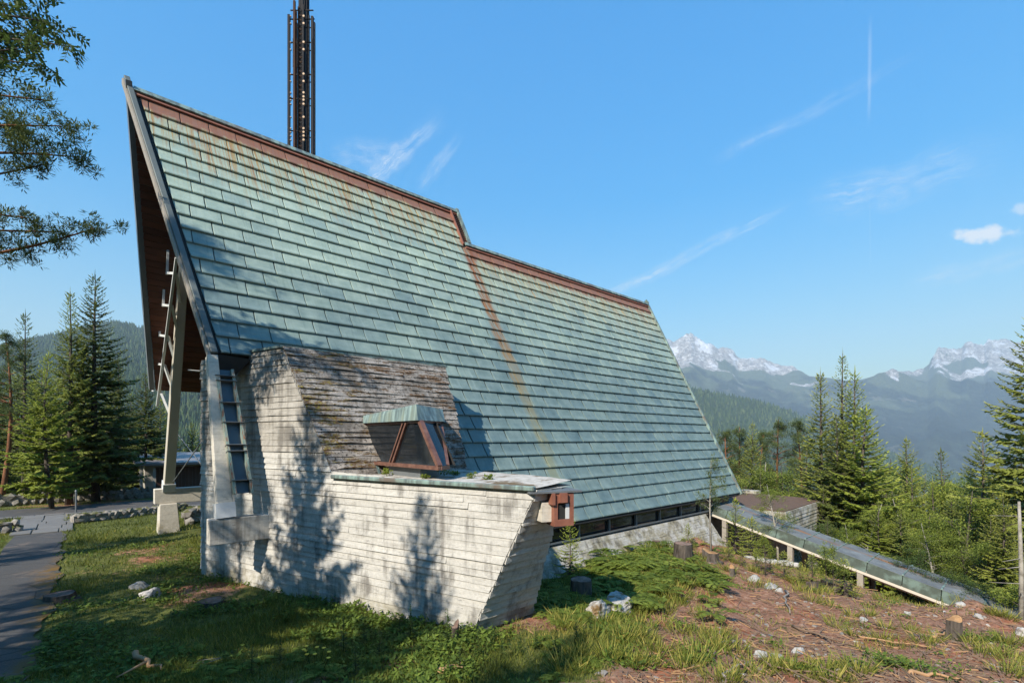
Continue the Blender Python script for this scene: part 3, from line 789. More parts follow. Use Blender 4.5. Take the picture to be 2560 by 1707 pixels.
# prow: the leaning end face parallel to the ridge
nP_ = np.cross(np.array([1.0, 0, 0]), np.array(E_) - np.array(D_)); nP_ = nP_ / np.linalg.norm(nP_)
if nP_[1] > 0: nP_ = -nP_
cP = float(np.dot(nP_, D_))
F_b = on_plane(1331, 1522, nP_, cP); F_t = on_plane(1404, 1218, nP_, cP)
UPv = (np.array(D_) - np.array(E_)); UPv = UPv - np.array([UPv[0], 0, 0]); UPv = UPv / np.linalg.norm(UPv)
def pv(p): return float(np.dot(np.array(p) - np.array(E_), UPv))
vT, vB = pv(D_), (Z_BOT - E_[2]) / UPv[2]
def p_lo(v): return lin(v, 0.0, 0.0, vT, D_[0] - E_[0])
def p_hi(v): return lin(v, pv(F_b), F_b[0] - E_[0], vT, F_t[0] - E_[0])
def PP(x, v, off=0.0): return np.array(E_) + np.array([1.0, 0, 0]) * x + UPv * v + nP_ * off
pf = [PP(p_lo(vB), vB, -.02), PP(p_hi(vB), vB, -.02), PP(p_hi(vT), vT, -.02), PP(p_lo(vT), vT, -.02)]
core.poly(pf)
core.poly([pf[1], pf[1] + np.array([1.8, 3.4, 0]), Bd3 + np.array([.4, .6, 0]), pf[2]])
core.poly([C3, np.array(D_), pf[2], T_, Bd3])
wall = part(core, 'concrete_wall', M['concrete'], fix=False)
boards('wall_board', W0, TWv, (0, 0, 1), NWv, Z_BOT, LEDGE_Z, lambda z: 0.0, w_hi, 0.128, wall, lambda z: M['concrete'], end_jit=0.05, lap=.028, jag=.003, end_r=.03, seg=(2.2, 4.6))
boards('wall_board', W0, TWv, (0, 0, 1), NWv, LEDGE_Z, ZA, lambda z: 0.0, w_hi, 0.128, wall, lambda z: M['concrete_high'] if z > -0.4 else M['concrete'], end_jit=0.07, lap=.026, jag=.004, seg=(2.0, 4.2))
boards('wall_board', E_, (1, 0, 0), UPv, nP_, vB, vT, p_lo, p_hi, 0.132, wall, lambda v: M['concrete'], lap=0.042, seg=(0.7, 1.6), end_r=.05, jag=.007)
sM0 = 0.0; vM = float(np.linalg.norm((A3 - C3)[1:]))
def m_lo(v): return lin(v, 0, C3[0] - C3[0], vM, A3[0] - C3[0])
def m_hi(v): return lin(v, 0, Bd3[0] - C3[0], vM, B3[0] - C3[0])
boards('mossy_board', C3, (1, 0, 0), U_UP, N_UP, 0.02, vM, m_lo, m_hi, 0.135, wall, lambda v: M['concrete_mossy'], lap=0.028, seg=(1.2, 3.0), jag=0.012, end_r=.07)
m_ = MB()
m_.bar(A3 + np.array([-.03, 0, .04]), B3 + np.array([.05, 0, .04]), 0.10, 0.05, up=(0, 0, 1)); m_.bar(WW(tA + .03, ZA + .04), WW(tW(WP(609, 886)), ZA + .04), 0.10, 0.05)
part(m_, 'wall_flashing', M['trim'])
m_ = MB(); m_.bar(np.array(C3) + NWv * .05 + np.array([0, 0, .03]), np.array([D_[0], D_[1], LEDGE_Z]) + NWv * .05 + np.array([0, 0, .03]), 0.09, 0.075)
part(m_, 'ledge_flashing', M['trim'], bevel=.015)
led = MB(); NL = 22
ledV, ledF = [], []
quad = [C3 + NWv * -.02, np.array([D_[0], D_[1], LEDGE_Z]) + NWv * -.02, T_, Bd3 + np.array([-.05, 0, 0])]
for i in range(NL + 1):
    for j in range(9):
        a, b = i / NL, j / 8
        q = (quad[0] * (1 - a) + quad[1] * a) * (1 - b) + (quad[3] * (1 - a) + quad[2] * a) * b
        ledV.append(q + np.array([0, 0, 0.035 + 0.05 * b * smooth01(a * 2 - .5) + random.gauss(0, .003)]))
for i in range(NL):
    for j in range(8): b_ = i * 9 + j; ledF.append((b_, b_ + 9, b_ + 10, b_ + 1))
hang(obj('ledge_top', mesh_np('ledge_top', np.array(ledV), np.array(ledF), M['lime'], True)), church)

# --- bay window on the ledge
XBAY = 4.72
def BP(px, py): return on_plane(px, py, np.array([1.0, 0, 0]), XBAY)
bl, br_, tl, tr_ = BP(955, 1156), BP(1100, 1163), BP(908, 1060), BP(1053, 1054)
zb_, zt_ = 0.5 * (bl[2] + br_[2]), 0.5 * (tl[2] + tr_[2])
for q in (bl, br_): q[2] = zb_
for q in (tl, tr_): q[2] = zt_
def back_to(q, ddir, px):
    """Where the edge leaving q along ddir is seen at column px."""
    k_ = (px - CX) / F_PX; ry = (SA - CA * k_) ; rx = (CA + SA * k_)
    s = (rx * q[1] - ry * q[0]) / (ry * ddir[0] - rx * ddir[1]); return q + np.array(ddir) * s
dd = np.array([0.90, 0.44, 0.0])
tr2 = back_to(tr_, dd, 1103); br2 = back_to(br_, dd, 1120)
bay = part_root = None
inn = MB()                                                     # dark interior behind the panes
cav = np.array([0.42, 0.12, 0.0])
inn.poly([bl + cav, br_ + cav, tr_ + cav, tl + cav])
inn.poly([bl + np.array([.02, 0, 0]), br_ + np.array([.03, .03, 0]), br2 + np.array([0, .05, 0]), br2 + np.array([.9, 1.5, 0]), bl + np.array([1.5, .5, 0])])
bay = part(inn, 'bay_window', M['dark_gap'], fix=False)
def sub(mb, name, mat, parent, **k): return hang(mb.build(name, mat, None, **k), parent)
def pane(pts, name='window_pane'):
    m_ = MB(); n = np.cross(pts[1] - pts[0], pts[2] - pts[0]); n = n / np.linalg.norm(n)
    pts = [np.array(q) for q in pts]; lo = [q + n * 0.008 for q in pts]
    m_.poly(pts); m_.poly(lo[::-1])
    for i in range(len(pts)): j = (i + 1) % len(pts); m_.poly([pts[i], lo[i], lo[j], pts[j]])
    return sub(m_, name, M['bay_glass'], bay)
t = NT('bay_glass'); p = t.P()
gl = t.n('ShaderNodeBsdfGlossy'); gl.inputs['Roughness'].default_value = 0.03; gl.inputs['Color'].default_value = (0.9, 0.95, 1, 1)
tp = t.n('ShaderNodeBsdfTransparent'); tp.inputs['Color'].default_value = (0.62, 0.68, 0.70, 1)
fr = t.n('ShaderNodeFresnel'); fr.inputs['IOR'].default_value = 1.65
mx = t.n('ShaderNodeMixShader'); t.t.links.new(fr.outputs[0], mx.inputs[0]); t.t.links.new(tp.outputs[0], mx.inputs[1]); t.t.links.new(gl.outputs[0], mx.inputs[2])
t.t.links.new(mx.outputs[0], t.o.inputs['Surface']); M['bay_glass'] = t.m
t = NT('bay_pane'); p = t.P(); f = t.noise(p, 2.2, 5, .6); Zp = t.xyz(p)[2]
c = t.mix(t.step(t.math('ADD', t.math('MULTIPLY', f, -.5), Zp), -.62, -.9), t.mix(f, (0.008, 0.010, 0.012), (0.014, 0.017, 0.02)), (0.035, 0.042, 0.048))
t.fin(c, t.step(f, .3, .7, .02, .08), spec=.42); M['bay_glass'] = t.m
def mixp(a, b, f): return a * (1 - f) + b * f
m1t, m1b = mixp(tl, tr_, 0.75), mixp(bl, br_, 0.18)
pane([mixp(bl, br_, .0), m1b, m1t, tl]); pane([m1b, br_, tr_, m1t]); pane([br_, br2, tr2, tr_])
def fbar(a, b, w=.06, h=.06, nm='mullion', mat='frame', up=(1, 0, 0)):
    m_ = MB(); m_.bar(a, b, w, h, up=up); return sub(m_, nm, M[mat], bay)
o_ = np.array([-.02, -.01, 0])
fbar(bl + o_ + np.array([0, .25, -.03]), br_ + o_ + np.array([0, -.04, -.03]), .10, .07, 'sill', up=(0, 0, 1)); fbar(br_ + o_ + np.array([0, -.02, -.03]), br2 + o_ + np.array([.02, .02, -.03]), .08, .07, 'sill', up=(0, 0, 1))
fbar(tl + o_ + np.array([0, 0, .0]), tr_ + o_, .05, .05, 'head', up=(0, 0, 1)); fbar(tr_ + o_, tr2 + o_, .05, .05, 'head', up=(0, 0, 1))
fbar(m1t + o_, m1b + o_ , .035, .06); fbar(m1t + o_ + np.array([0, -.13, 0]), m1b + o_ + np.array([0, -.13, 0]), .045, .07)
fbar(tr_ + o_, br_ + o_, .075, .09); fbar(tr2 + o_, br2 + o_, .05, .06)
fbar(tl + o_ + np.array([0, .05, 0]), bl + o_ + np.array([0, .18, -.34]), .05, .28, 'side_cheek', 'hood', up=(0, -1, 0.3))
# hood
hd = MB(); h_ = .25
a0, a1, a2 = tl + np.array([-.10, .12, .02]), tr_ + np.array([-.10, -.06, .02]), tr2 + np.array([.04, -.08, .02])
bb = [a0 + np.array([.05, .05, h_ - .10]), a1 + np.array([.04, .14, h_ + .05]), a2 + np.array([.02, .12, h_])]
r_ = np.array([1.30, 2.1, 0.05])
hd.poly([a0, a1, bb[1], bb[0]]); hd.poly([a1, a2, bb[2], bb[1]]); hd.poly([bb[0], bb[1], bb[2], bb[2] + r_, bb[0] + r_ * .7]); hd.poly([a0, a2, a1]); hd.poly([a2, a2 + r_, bb[2] + r_, bb[2]]); hd.poly([a0, bb[0], bb[0] + r_ * .4, a0 + r_ * .4])
hood = sub(hd, 'hood', [M['hood']], bay, fix=False)
# pedestal
pd = MB()
pa, pb_ = np.array([XBAY + .06, BP(966, 1190)[1], LEDGE_Z]), np.array([XBAY + .06, BP(1044, 1198)[1], LEDGE_Z])
pc = back_to(pb_, dd, 1098); zz = zb_ - .06
pd.hull8([pa, pb_, pc, pa + np.array([.9, .3, 0]), pa + [0, 0, zz - LEDGE_Z], pb_ + [0, 0, zz - LEDGE_Z], pc + [0, 0, zz - LEDGE_Z], pa + [.9, .3, zz - LEDGE_Z]])
sub(pd, 'pedestal', M['lead_grey'], bay)

# --- rusty steel box at the tip of the prow
x0, y0 = D_[0] + .06, D_[1] - .06
cB = at(1381, 1240, float(np.dot(D_[:2], FW)) * 1.01)
bx = MB(); w_, dpt, hh = .30, .24, .50
cx_, cy_ = cB[0] + .02, cB[1] - .02; zt2 = LEDGE_Z - .05
ddx = np.array([.83, -.56, 0]); ddy = np.array([.56, .83, 0])
ddx = np.array([0.93, -0.36, 0]); ddy = np.array([0.36, 0.93, 0])
def bxp(a, b, z): return np.array([cx_, cy_, z]) + ddx * a + ddy * b
def lbox(mb, a0, a1, b0, b1, z0, z1): mb.hull8([bxp(a0, b0, z0), bxp(a1, b0, z0), bxp(a1, b1, z0), bxp(a0, b1, z0), bxp(a0, b0, z1), bxp(a1, b0, z1), bxp(a1, b1, z1), bxp(a0, b1, z1)])
lbox(bx, 0, .06, 0, .28, zt2 - hh, zt2 + .0); lbox(bx, .27, .33, 0, .28, zt2 - hh, zt2); lbox(bx, .06, .27, 0, .28, zt2 - hh, zt2 - hh + .10); lbox(bx, .06, .27, 0, .28, zt2 - .15, zt2); lbox(bx, .06, .27, .22, .28, zt2 - hh + .1, zt2 - .15)
tipbox = part(bx, 'lamp_housing', M['rust'])
b2 = MB(); lbox(b2, -.05, 0, -.04, .22, zt2 - .17, zt2 + .005); lbox(b2, .08, .20, -.05, 0, zt2 - .14, zt2 + .005); sub(b2, 'bracket', M['rust'], tipbox)
b2 = MB(); lbox(b2, .065, .265, .03, .05, zt2 - hh + .1, zt2 - .16); sub(b2, 'opening', M['dark_gap'], tipbox)
b2 = MB(); lbox(b2, .20, .262, .015, .03, zt2 - hh + .105, zt2 - .165); sub(b2, 'reveal', M['white_steel'], tipbox)
b2 = MB(); lbox(b2, -.16, 0, .10, .50, zt2 - hh + .06, zt2 - .14); sub(b2, 'stub', M['concrete_clean'], tipbox)
b2 = MB(); lbox(b2, -.40, .46, -.02, .45, zt2 + .006, zt2 + .035); part(b2, 'slate_cap', M['lead_grey'])

# --- beams, pier, struts and stays that carry the front of the roof
zb_t = on_plane(523, 1300, np.array([0, 1, 0]), YB); XB0 = zb_t[0]; ZBT = zb_t[2]; ZBB = on_plane(523.6, 1365, np.array([0, 1, 0]), YB)[2]
m_ = MB(); m_.box(XB0, 4.2, YB, YB + .29, ZBB, ZBT); beam = part(m_, 'support_beam', M['concrete_beam'], bevel=.015)
lb = ray(386, 1223); lb = lb * (XB0 / lb[0]); YLB = lb[1]; ZLB = lb[2]; HB = ZBT - ZBB
m_ = MB(); m_.box(XB0, 9.0, YLB, YLB + .34, ZLB - HB, ZLB); part(m_, 'support_beam', M['concrete_clean'], bevel=.015)
pr = at(418, 1300, 0.0)
m_ = MB(); xp = XB0 + .14
m_.hull8([(xp - .05, YLB - .22, gz(xp, YLB) - .3), (xp + .62, YLB - .22, gz(xp, YLB) - .3), (xp + .62, YLB + .5, gz(xp, YLB) - .3), (xp - .05, YLB + .5, gz(xp, YLB) - .3),
          (xp, YLB - .10, ZLB - HB), (xp + .52, YLB - .10, ZLB - HB), (xp + .52, YLB + .44, ZLB - HB), (xp, YLB + .44, ZLB - HB)])
part(m_, 'pier', M['concrete_clean'], bevel=.02)
def seen_at_y(px, py, y): r = ray(px, py); return r * (y / r[1])
# left strut: from the beam up to the soffit of the left slope
s0 = seen_at_y(421, 1222, YLB + .17)
rr = ray(460, 660); qn = (Z1 - ZL) / (YL - Y1); tt_ = (Z1 + qn * Y1) / (rr[2] + qn * rr[1]); s1 = rr * (tt_ * .985)
m_ = MB(); m_.bar(s0, s1, .31, .36, up=(0, 1, .2), w2=.24, h2=.28); strut = part(m_, 'strut', M['white_timber'], bevel=.015)
m_ = MB(); m_.bar(s0 + np.array([0, 0, -.02]), s0 + (s1 - s0) * .035, .37, .42, up=(0, 1, .2)); sub(m_, 'shoe', M['white_steel'], strut)
# white steel lattice beside it
ldir = (s1 - s0); 
la = seen_at_y(393, 1015, s0[1] - .5); lb2 = seen_at_y(441, 645, s1[1] - .75)
m_ = MB(); m_.bar(la, lb2, .07, .07); lat = part(m_, 'lattice', M['white_steel'])
for k in range(5):
    f0, f1 = k / 5, (k + .55) / 5
    pa_ = mixp(la, lb2, f0) + np.array([-.12, .05, 0]); pb2 = mixp(la, lb2, f1)
    m2 = MB(); m2.bar(pa_ + np.array([0, 0, .55]), pb2 + np.array([.05, 0, .0]), .07, .07); m2.bar(pb2 + np.array([.05, 0, 0]), mixp(s0, s1, .26 + .62 * f1), .07, .07); sub(m2, 'brace', M['white_steel'], lat)
    m2 = MB(); m2.bar(pa_ + np.array([0, 0, .5]), pa_ + np.array([.02, 0, 1.25]), .08, .06); sub(m2, 'link', M['white_steel'], lat)
for (pz, dx) in ((770, 0), (925, 0)):
    a_ = seen_at_y(470, pz, s1[1] + .9); b_ = a_ + np.array([1.8, 0, -.02]); m2 = MB(); m2.tube([a_, b_], .025); part(m2, 'tie_rod', M['white_steel'])
def stay(a, b):
    m2 = MB(); m2.tube([a, b], .016, 5); return part(m2, 'stay_cable', M['lead_grey'])
mid_y = 17.0
stay(seen_at_y(437, 1075, s0[1] - .2), WP(573, 1245) + NWv * .04); stay(seen_at_y(432, 1205, s0[1] - .2), WP(535, 1070) + NWv * .06)
# right strut: concrete leg with its copper rain chute
g0 = np.array([2.42, YB + .12, ZBT]); g1 = on_plane(529, 890, np.array([0, 1, 0]), verge_b[1])
g0 = on_plane(563, 1288, np.array([0, 1, 0]), YB + .12); g0[2] = ZBT
m_ = MB(); m_.bar(g0, g1, .30, .26, up=(0, 1, .2), w2=.20, h2=.24); rs = part(m_, 'strut', M['concrete_clean'], bevel=.012)
m_ = MB(); m_.bar(g0, mixp(g0, g1, .09), .36, .28, up=(0, 1, .2)); sub(m_, 'shoe', M['white_steel'], rs)
t = NT('chute_edge'); p = t.P(); f = t.noise(t.map(p, (14, 14, 1.2)), 1.0, 4, .6)
t.fin(t.ramp(f, [(0.35, (0.12, 0.20, 0.175)), (0.5, (0.26, 0.32, 0.26)), (0.62, (0.26, 0.105, 0.045))]), .55); M['chute_edge'] = t.m
simple('chute_sheet', (0.05, 0.085, 0.115), .4, .3, 2.0)  # blue base colour stands in for sky reflected in the copper
ch = MB()
c0 = on_plane(606, 1232, np.array([0, 1, 0]), YB + .0); c1 = on_plane(557, 925, np.array([0, 1, 0]), verge_b[1] - .0)
ax = c1 - c0; wv = np.array([.15, 0, 0]); nv = np.array([0, -.10, 0])
ch.hull8([c0 - wv, c0 + wv, c0 + wv + nv * .2, c0 - wv + nv * .2, c1 - wv, c1 + wv, c1 + wv + nv * .2, c1 - wv + nv * .2])
chute = part(ch, 'rain_chute', M['chute_sheet'])
for sg in (-1, 1):
    m2 = MB(); m2.bar(c0 + wv * sg * 1.05 + nv * .7, c1 + wv * sg * 1.05 + nv * .7, .055, .16, up=(0, -1, 0)); sub(m2, 'side_sheet', M['chute_edge'], chute)
for f in (.10, .33, .38, .56, .72, .90, .94):
    q = mixp(c0, c1, f); m2 = MB(); m2.bar(q - wv * 1.3 + nv * .9, q + wv * 1.3 + nv * .9, .20, .012, up=ax); sub(m2, 'rib', M['lead_grey'], chute)
m2 = MB(); m2.hull8([c1 + [-.2, .05, -.1], c1 + [.25, .05, -.1], c1 + [.25, .5, -.1], c1 + [-.2, .5, -.1], g1 + [-.02, -.1, .05], g1 + [.75, -.1, -.0], g1 + [.75, .5, .05], g1 + [-.02, .5, .05]])
part(m2, 'rain_hopper', M['dark_gap'])

# ------------------------------------------------------------------ spire behind the ridge
YS = 34.0
q = ray(757, HY); sx_, sy_ = q[0] * YS / q[1], YS
spire = empty('spire', (sx_, sy_, -3.6), label='tall dark steel lattice spire with gilt lamps rising behind the church ridge', cat='spire')
simple('spire_steel', (0.014, 0.013, 0.015), 0.7, 0.3, 3.0, spec=.15); simple('spire_rust', (0.055, 0.027, 0.015), 0.8, 0.4, 2.0, spec=.15)
simple('gilt', (0.30, 0.15, 0.04), 0.5, 0.3, 8.0)
dS = float(np.dot([sx_, sy_], FW)); mpp = dS / F_PX
RX = np.array([RT[0], RT[1], 0]); FY = np.array([FW[0], FW[1], 0])
def sp(px, py, back=0.0): return np.array([sx_, sy_, 0]) + RX * ((px - 757) * mpp) + FY * back + np.array([0, 0, (HY - py) * mpp])
def post(px, back, top, w, mat, bot=-3.6):
    m2 = MB(); a_ = sp(px, 0, back); a_[2] = bot; b_ = sp(px, top, back); m2.bar(a_, b_, w, w, up=FY); return part(m2, 'post', M[mat], spire)
for (px, bk_, top, w, mt) in ((727.5, -.3, 48, .15, 'spire_steel'), (733, .5, 42, .11, 'spire_steel'), (779, .4, 45, .15, 'spire_steel'), (785.5, -.3, 52, .15, 'spire_steel'),
                              (738.5, .1, 26, .10, 'spire_rust'), (743.5, -.45, 18, .13, 'spire_rust'), (749, -.1, 22, .12, 'spire_rust'), (754, .45, 10, .11, 'spire_steel'),
                              (759, -.2, -90, .16, 'spire_steel'), (748, .1, -90, .14, 'spire_steel'), (765, .3, -90, .15, 'spire_steel'), (753, .6, -90, .16, 'spire_steel'), (770, .1, 35, .12, 'spire_steel'), (766, -.5, 30, .10, 'spire_steel')):
    post(px, bk_, top, w, mt)
for py in (52, 190, 250, 330, 110, 30):
    m2 = MB(); m2.bar(sp(728, py, -.1), sp(785, py, -.1), .06, .06); m2.bar(sp(730, py + 4, .45), sp(780, py + 4, .45), .05, .05); part(m2, 'cross_tie', M['spire_steel'], spire)
for k in range(30):
    py = 40 + k * 11.5
    for px in (757.5, 762.5):
        m2 = MB(); m2.bar(sp(px - 2, py, -.42), sp(px + 2, py + 3.5, -.40), .10, .05); part(m2, 'chain_link', M['spire_rust' if k % 3 else 'spire_steel'], spire)
for k, py in enumerate((58, 76, 122, 140, 200, 218, 246, 256, 264, 274, 306, 334, 343, 352, 362)):
    for px in (767.5, 735.5):
        m2 = MB(); c_ = sp(px, py, -.50); m2.tube([c_ - FY * .06, c_ + FY * .06], .075 if px > 750 else .035, 8); part(m2, 'gilt_lamp', M['gilt'], spire)
for k in range(24):
    py = 110 + k * 3.0
    for px in (788, 740, 750):
        m2 = MB(); m2.bar(sp(px - 1.5, py, -.4), sp(px + 1.5, py, -.4), .05, .025); part(m2, 'notch', M['spire_steel'], spire)

# ------------------------------------------------------------------ far land: forested hill, valley side, dolomite massifs
def fbm(x, y, seed, octs=5, ridged=False):
    r = np.random.default_rng(seed); out = np.zeros_like(x); amp = 1.0; tot = 0
    for o in range(octs):
        acc = np.zeros_like(x)
        for k in range(4):
            an = r.uniform(0, 2 * np.pi); ph = r.uniform(0, 2 * np.pi, 2); f = (2 ** o) * r.uniform(0.8, 1.25)
            u = (x * np.cos(an) + y * np.sin(an)) * f + ph[0]; v = (-x * np.sin(an) + y * np.cos(an)) * f + ph[1]
            acc += np.sin(u + 1.3 * np.sin(v * 0.8)) * np.cos(v * .7)
        acc /= 2.0
        if ridged: acc = 1 - 2 * np.abs(np.tanh(acc))
        out += acc * amp; tot += amp; amp *= 0.52
    return out / tot
t = NT('far_forest'); p = t.P(); X, Y, Z = t.xyz(p)[:3]
f1 = t.noise(p, 0.004, 6, 0.6); f2 = t.noise(p, 0.05, 4, 0.7); f3 = t.vor(p, 0.07)[0]
c = t.ramp(f1, [(0.3, (0.020, 0.034, 0.018)), (0.55, (0.035, 0.058, 0.024)), (0.75, (0.062, 0.088, 0.036))])
c = t.mix(t.step(f3, 0.1, 0.9, 0.0, 0.6), c, (0.010, 0.016, 0.010))
c = t.mix(t.step(f2, 0.64, 0.74, 0, 0.4), c, (0.10, 0.13, 0.055))
t.fin(c, 0.95, t.bump(f3, 1.0, 6.0), spec=0.05); M['far_forest'] = t.m
t = NT('dolomite'); p = t.P(); X, Y, Z = t.xyz(p)[:3]
n1 = t.noise(t.map(p, (1, 1, 1.0)), 0.0016, 8, 0.62); n2 = t.noise(p, 0.014, 9, 0.74); n3 = t.noise(p, 0.0006, 4, 0.5)
gully = t.attr('gully')
rock = t.ramp(n2, [(0.34, (0.16, 0.14, 0.125)), (0.47, (0.42, 0.385, 0.35)), (0.62, (0.70, 0.66, 0.62))])
strata = t.noise(t.map(p, (0.25, 0.25, 4.0)), 0.006, 5, 0.6)
rock = t.mix(t.step(t.noise(p, 0.028, 6, .7), .44, .58, .75, 0), rock, (0.20, 0.175, 0.16))
rock = t.mix(t.step(strata, 0.48, 0.62, 0, 0.4), rock, (0.36, 0.32, 0.285))
rock = t.mix(t.step(t.noise(p, 0.004, 7, 0.6), 0.54, 0.62, 0, 0.7), rock, (0.80, 0.80, 0.82))             # snow patches
wood = t.ramp(n1, [(0.36, (0.014, 0.022, 0.018)), (0.52, (0.032, 0.046, 0.032)), (0.68, (0.07, 0.088, 0.05))])
wood = t.mix(t.step(t.vor(p, 0.018)[0], 0.15, 0.9, 0, .8), wood, (0.006, 0.010, 0.008))
wood = t.mix(t.step(t.noise(p, 0.0035, 7, .7), .60, .66, 0, .7), wood, (0.17, 0.16, 0.13))
mead = t.mix(n2, (0.075, 0.095, 0.05), (0.13, 0.155, 0.085))
alt = t.math('ADD', Z, t.math('ADD', t.math('MULTIPLY', t.math('SUBTRACT', n1, 0.5), 500.0), t.math('MULTIPLY', gully, 420.0)))
c = t.mix(t.step(t.math('ADD', alt, t.math('MULTIPLY', t.math('SUBTRACT', n3, .5), 700.0)), 520.0, 660.0, 0, .8), wood, mead)
c = t.mix(t.step(alt, 840.0, 880.0), c, rock)
t.fin(c, 0.95, t.bump(n2, 1.0, 60.0), spec=0.05); M['dolomite'] = t.m

def range_mesh(name, sil, d_of, d0, z0, nj, mat, amp, seed, px_lo, px_hi, ni, ridged=False, power=1.0, back=0.25):
    """A mountain side whose crest line follows the outline; foot at d0, crest at d_of(px)."""
    px = np.linspace(px_lo, px_hi, ni); sx = np.array([q[0] for q in sil], float); sy = np.array([q[1] for q in sil], float)
    crest_py = np.interp(px, sx, sy)
    crest_d = np.array([d_of(q) for q in px])
    crest_z = (HY - crest_py) / F_PX * crest_d
    tt = np.concatenate([np.linspace(0, 1, nj), np.linspace(1, 1 + back, max(6, nj // 6))[1:]])
    PXg, T = np.meshgrid(px, tt, indexing='ij')
    D = d0 + (crest_d[:, None] - d0) * T
    k_ = (PXg - CX) / F_PX
    Xg = (CA + SA * k_) * D; Yg = (SA - CA * k_) * D
    up_ = np.where(T <= 1, np.clip(T, 0, 1) ** power, 1 - 1.1 * (T - 1))
    Z = z0 + (crest_z[:, None] - z0) * up_
    s_n = 1.0 / (crest_d.mean() * 0.16)
    nz_ = fbm(Xg * s_n, Yg * s_n, seed, 6, ridged)
    win = np.clip(np.minimum(T * 4, np.abs(1 - T) * 7), 0, 1)
    Z = Z + amp * nz_ * win
    g = fbm(Xg * s_n * 3.2, Yg * s_n * 3.2, seed + 5, 4, True)
    m = len(tt)
    idx = (np.arange(ni - 1)[:, None] * m + np.arange(m - 1)[None, :]).ravel()
    me = mesh_np(name, np.stack([Xg, Yg, Z], 2).reshape(-1, 3), np.stack([idx, idx + m, idx + m + 1, idx + 1], 1), mat, True, attrs={'gully': g.ravel()})
    return tag(obj(name, me), kind='structure'), (Xg, Yg, Z)
rg = np.random.default_rng(3)
sil1 = [(800, 985), (1000, 975), (1300, 960), (1500, 890), (1590, 858), (1640, 842), (1658, 844), (1672, 852), (1683, 862), (1700, 850), (1714, 843), (1728, 838), (1738, 848), (1748, 853), (1765, 864), (1780, 866), (1796, 876), (1815, 876), (1832, 882), (1838, 892), (1846, 901),
        (1875, 903), (1910, 901), (1930, 910), (1957, 919), (1984, 920), (2004, 930), (2023, 940), (2070, 944), (2115, 951), (2156, 948), (2180, 941), (2203, 934), (2240, 931), (2285, 928), (2305, 925), (2320, 917), (2330, 897), (2340, 878), (2348, 872), (2372, 876), (2403, 875), (2410, 866), (2418, 860), (2440, 862), (2461, 865), (2466, 856), (2475, 851), (2490, 854), (2512, 853), (2560, 860), (2640, 870), (2800, 905), (3200, 960), (3800, 1000)]
jag = [(q[0], q[1]) for q in sil1]
def d_far(px): return 6400 - 1300 * np.exp(-((px - 2130) / 160.0) ** 2)
mts, _ = range_mesh('mountain_range', jag, d_far, 2500.0, -480.0, 110, M['dolomite'], 240.0, 11, 700, 3800, 620, True, 1.15)
# break the crest into pinnacles where the rock stands above the meadows
me = mts.data; co = np.empty(len(me.vertices) * 3, np.float32); me.vertices.foreach_get('co', co); co = co.reshape(-1, 3)
hi = co[:, 2] > 700
co[hi, 2] += (fbm(co[hi, 0] * .012, co[hi, 1] * .012, 4, 4, True) * 36 + fbm(co[hi, 0] * .03, co[hi, 1] * .03, 9, 3, True) * 26 + fbm(co[hi, 0] * .075, co[hi, 1] * .075, 14, 3, True) * 13) * np.clip((co[hi, 2] - 700) / 250, 0, 1)
me.vertices.foreach_set('co', co.ravel()); me.update()
sil2 = [(900, 830), (1300, 890), (1500, 925), (1722, 968), (1800, 985), (1900, 1005), (1980, 1030), (2050, 1062), (2150, 1105), (2300, 1160), (2600, 1250), (3200, 1330)]
_, spur = range_mesh('forested_hill', sil2, lambda q: 2400.0, 600.0, -420.0, 70, M['far_forest'], 34.0, 21, 600, 3000, 260, False, 1.0)
silL = [(-1400, 960), (-600, 905), (-200, 885), (0, 866), (120, 842), (220, 817), (286, 806), (340, 817), (400, 834), (470, 858), (560, 890), (760, 960), (1100, 1060)]
_, hillL = range_mesh('forested_hill', silL, lambda q: 2000.0, 400.0, -110.0, 80, M['far_forest'], 22.0, 31, -1400, 1000, 240, False, 1.0)
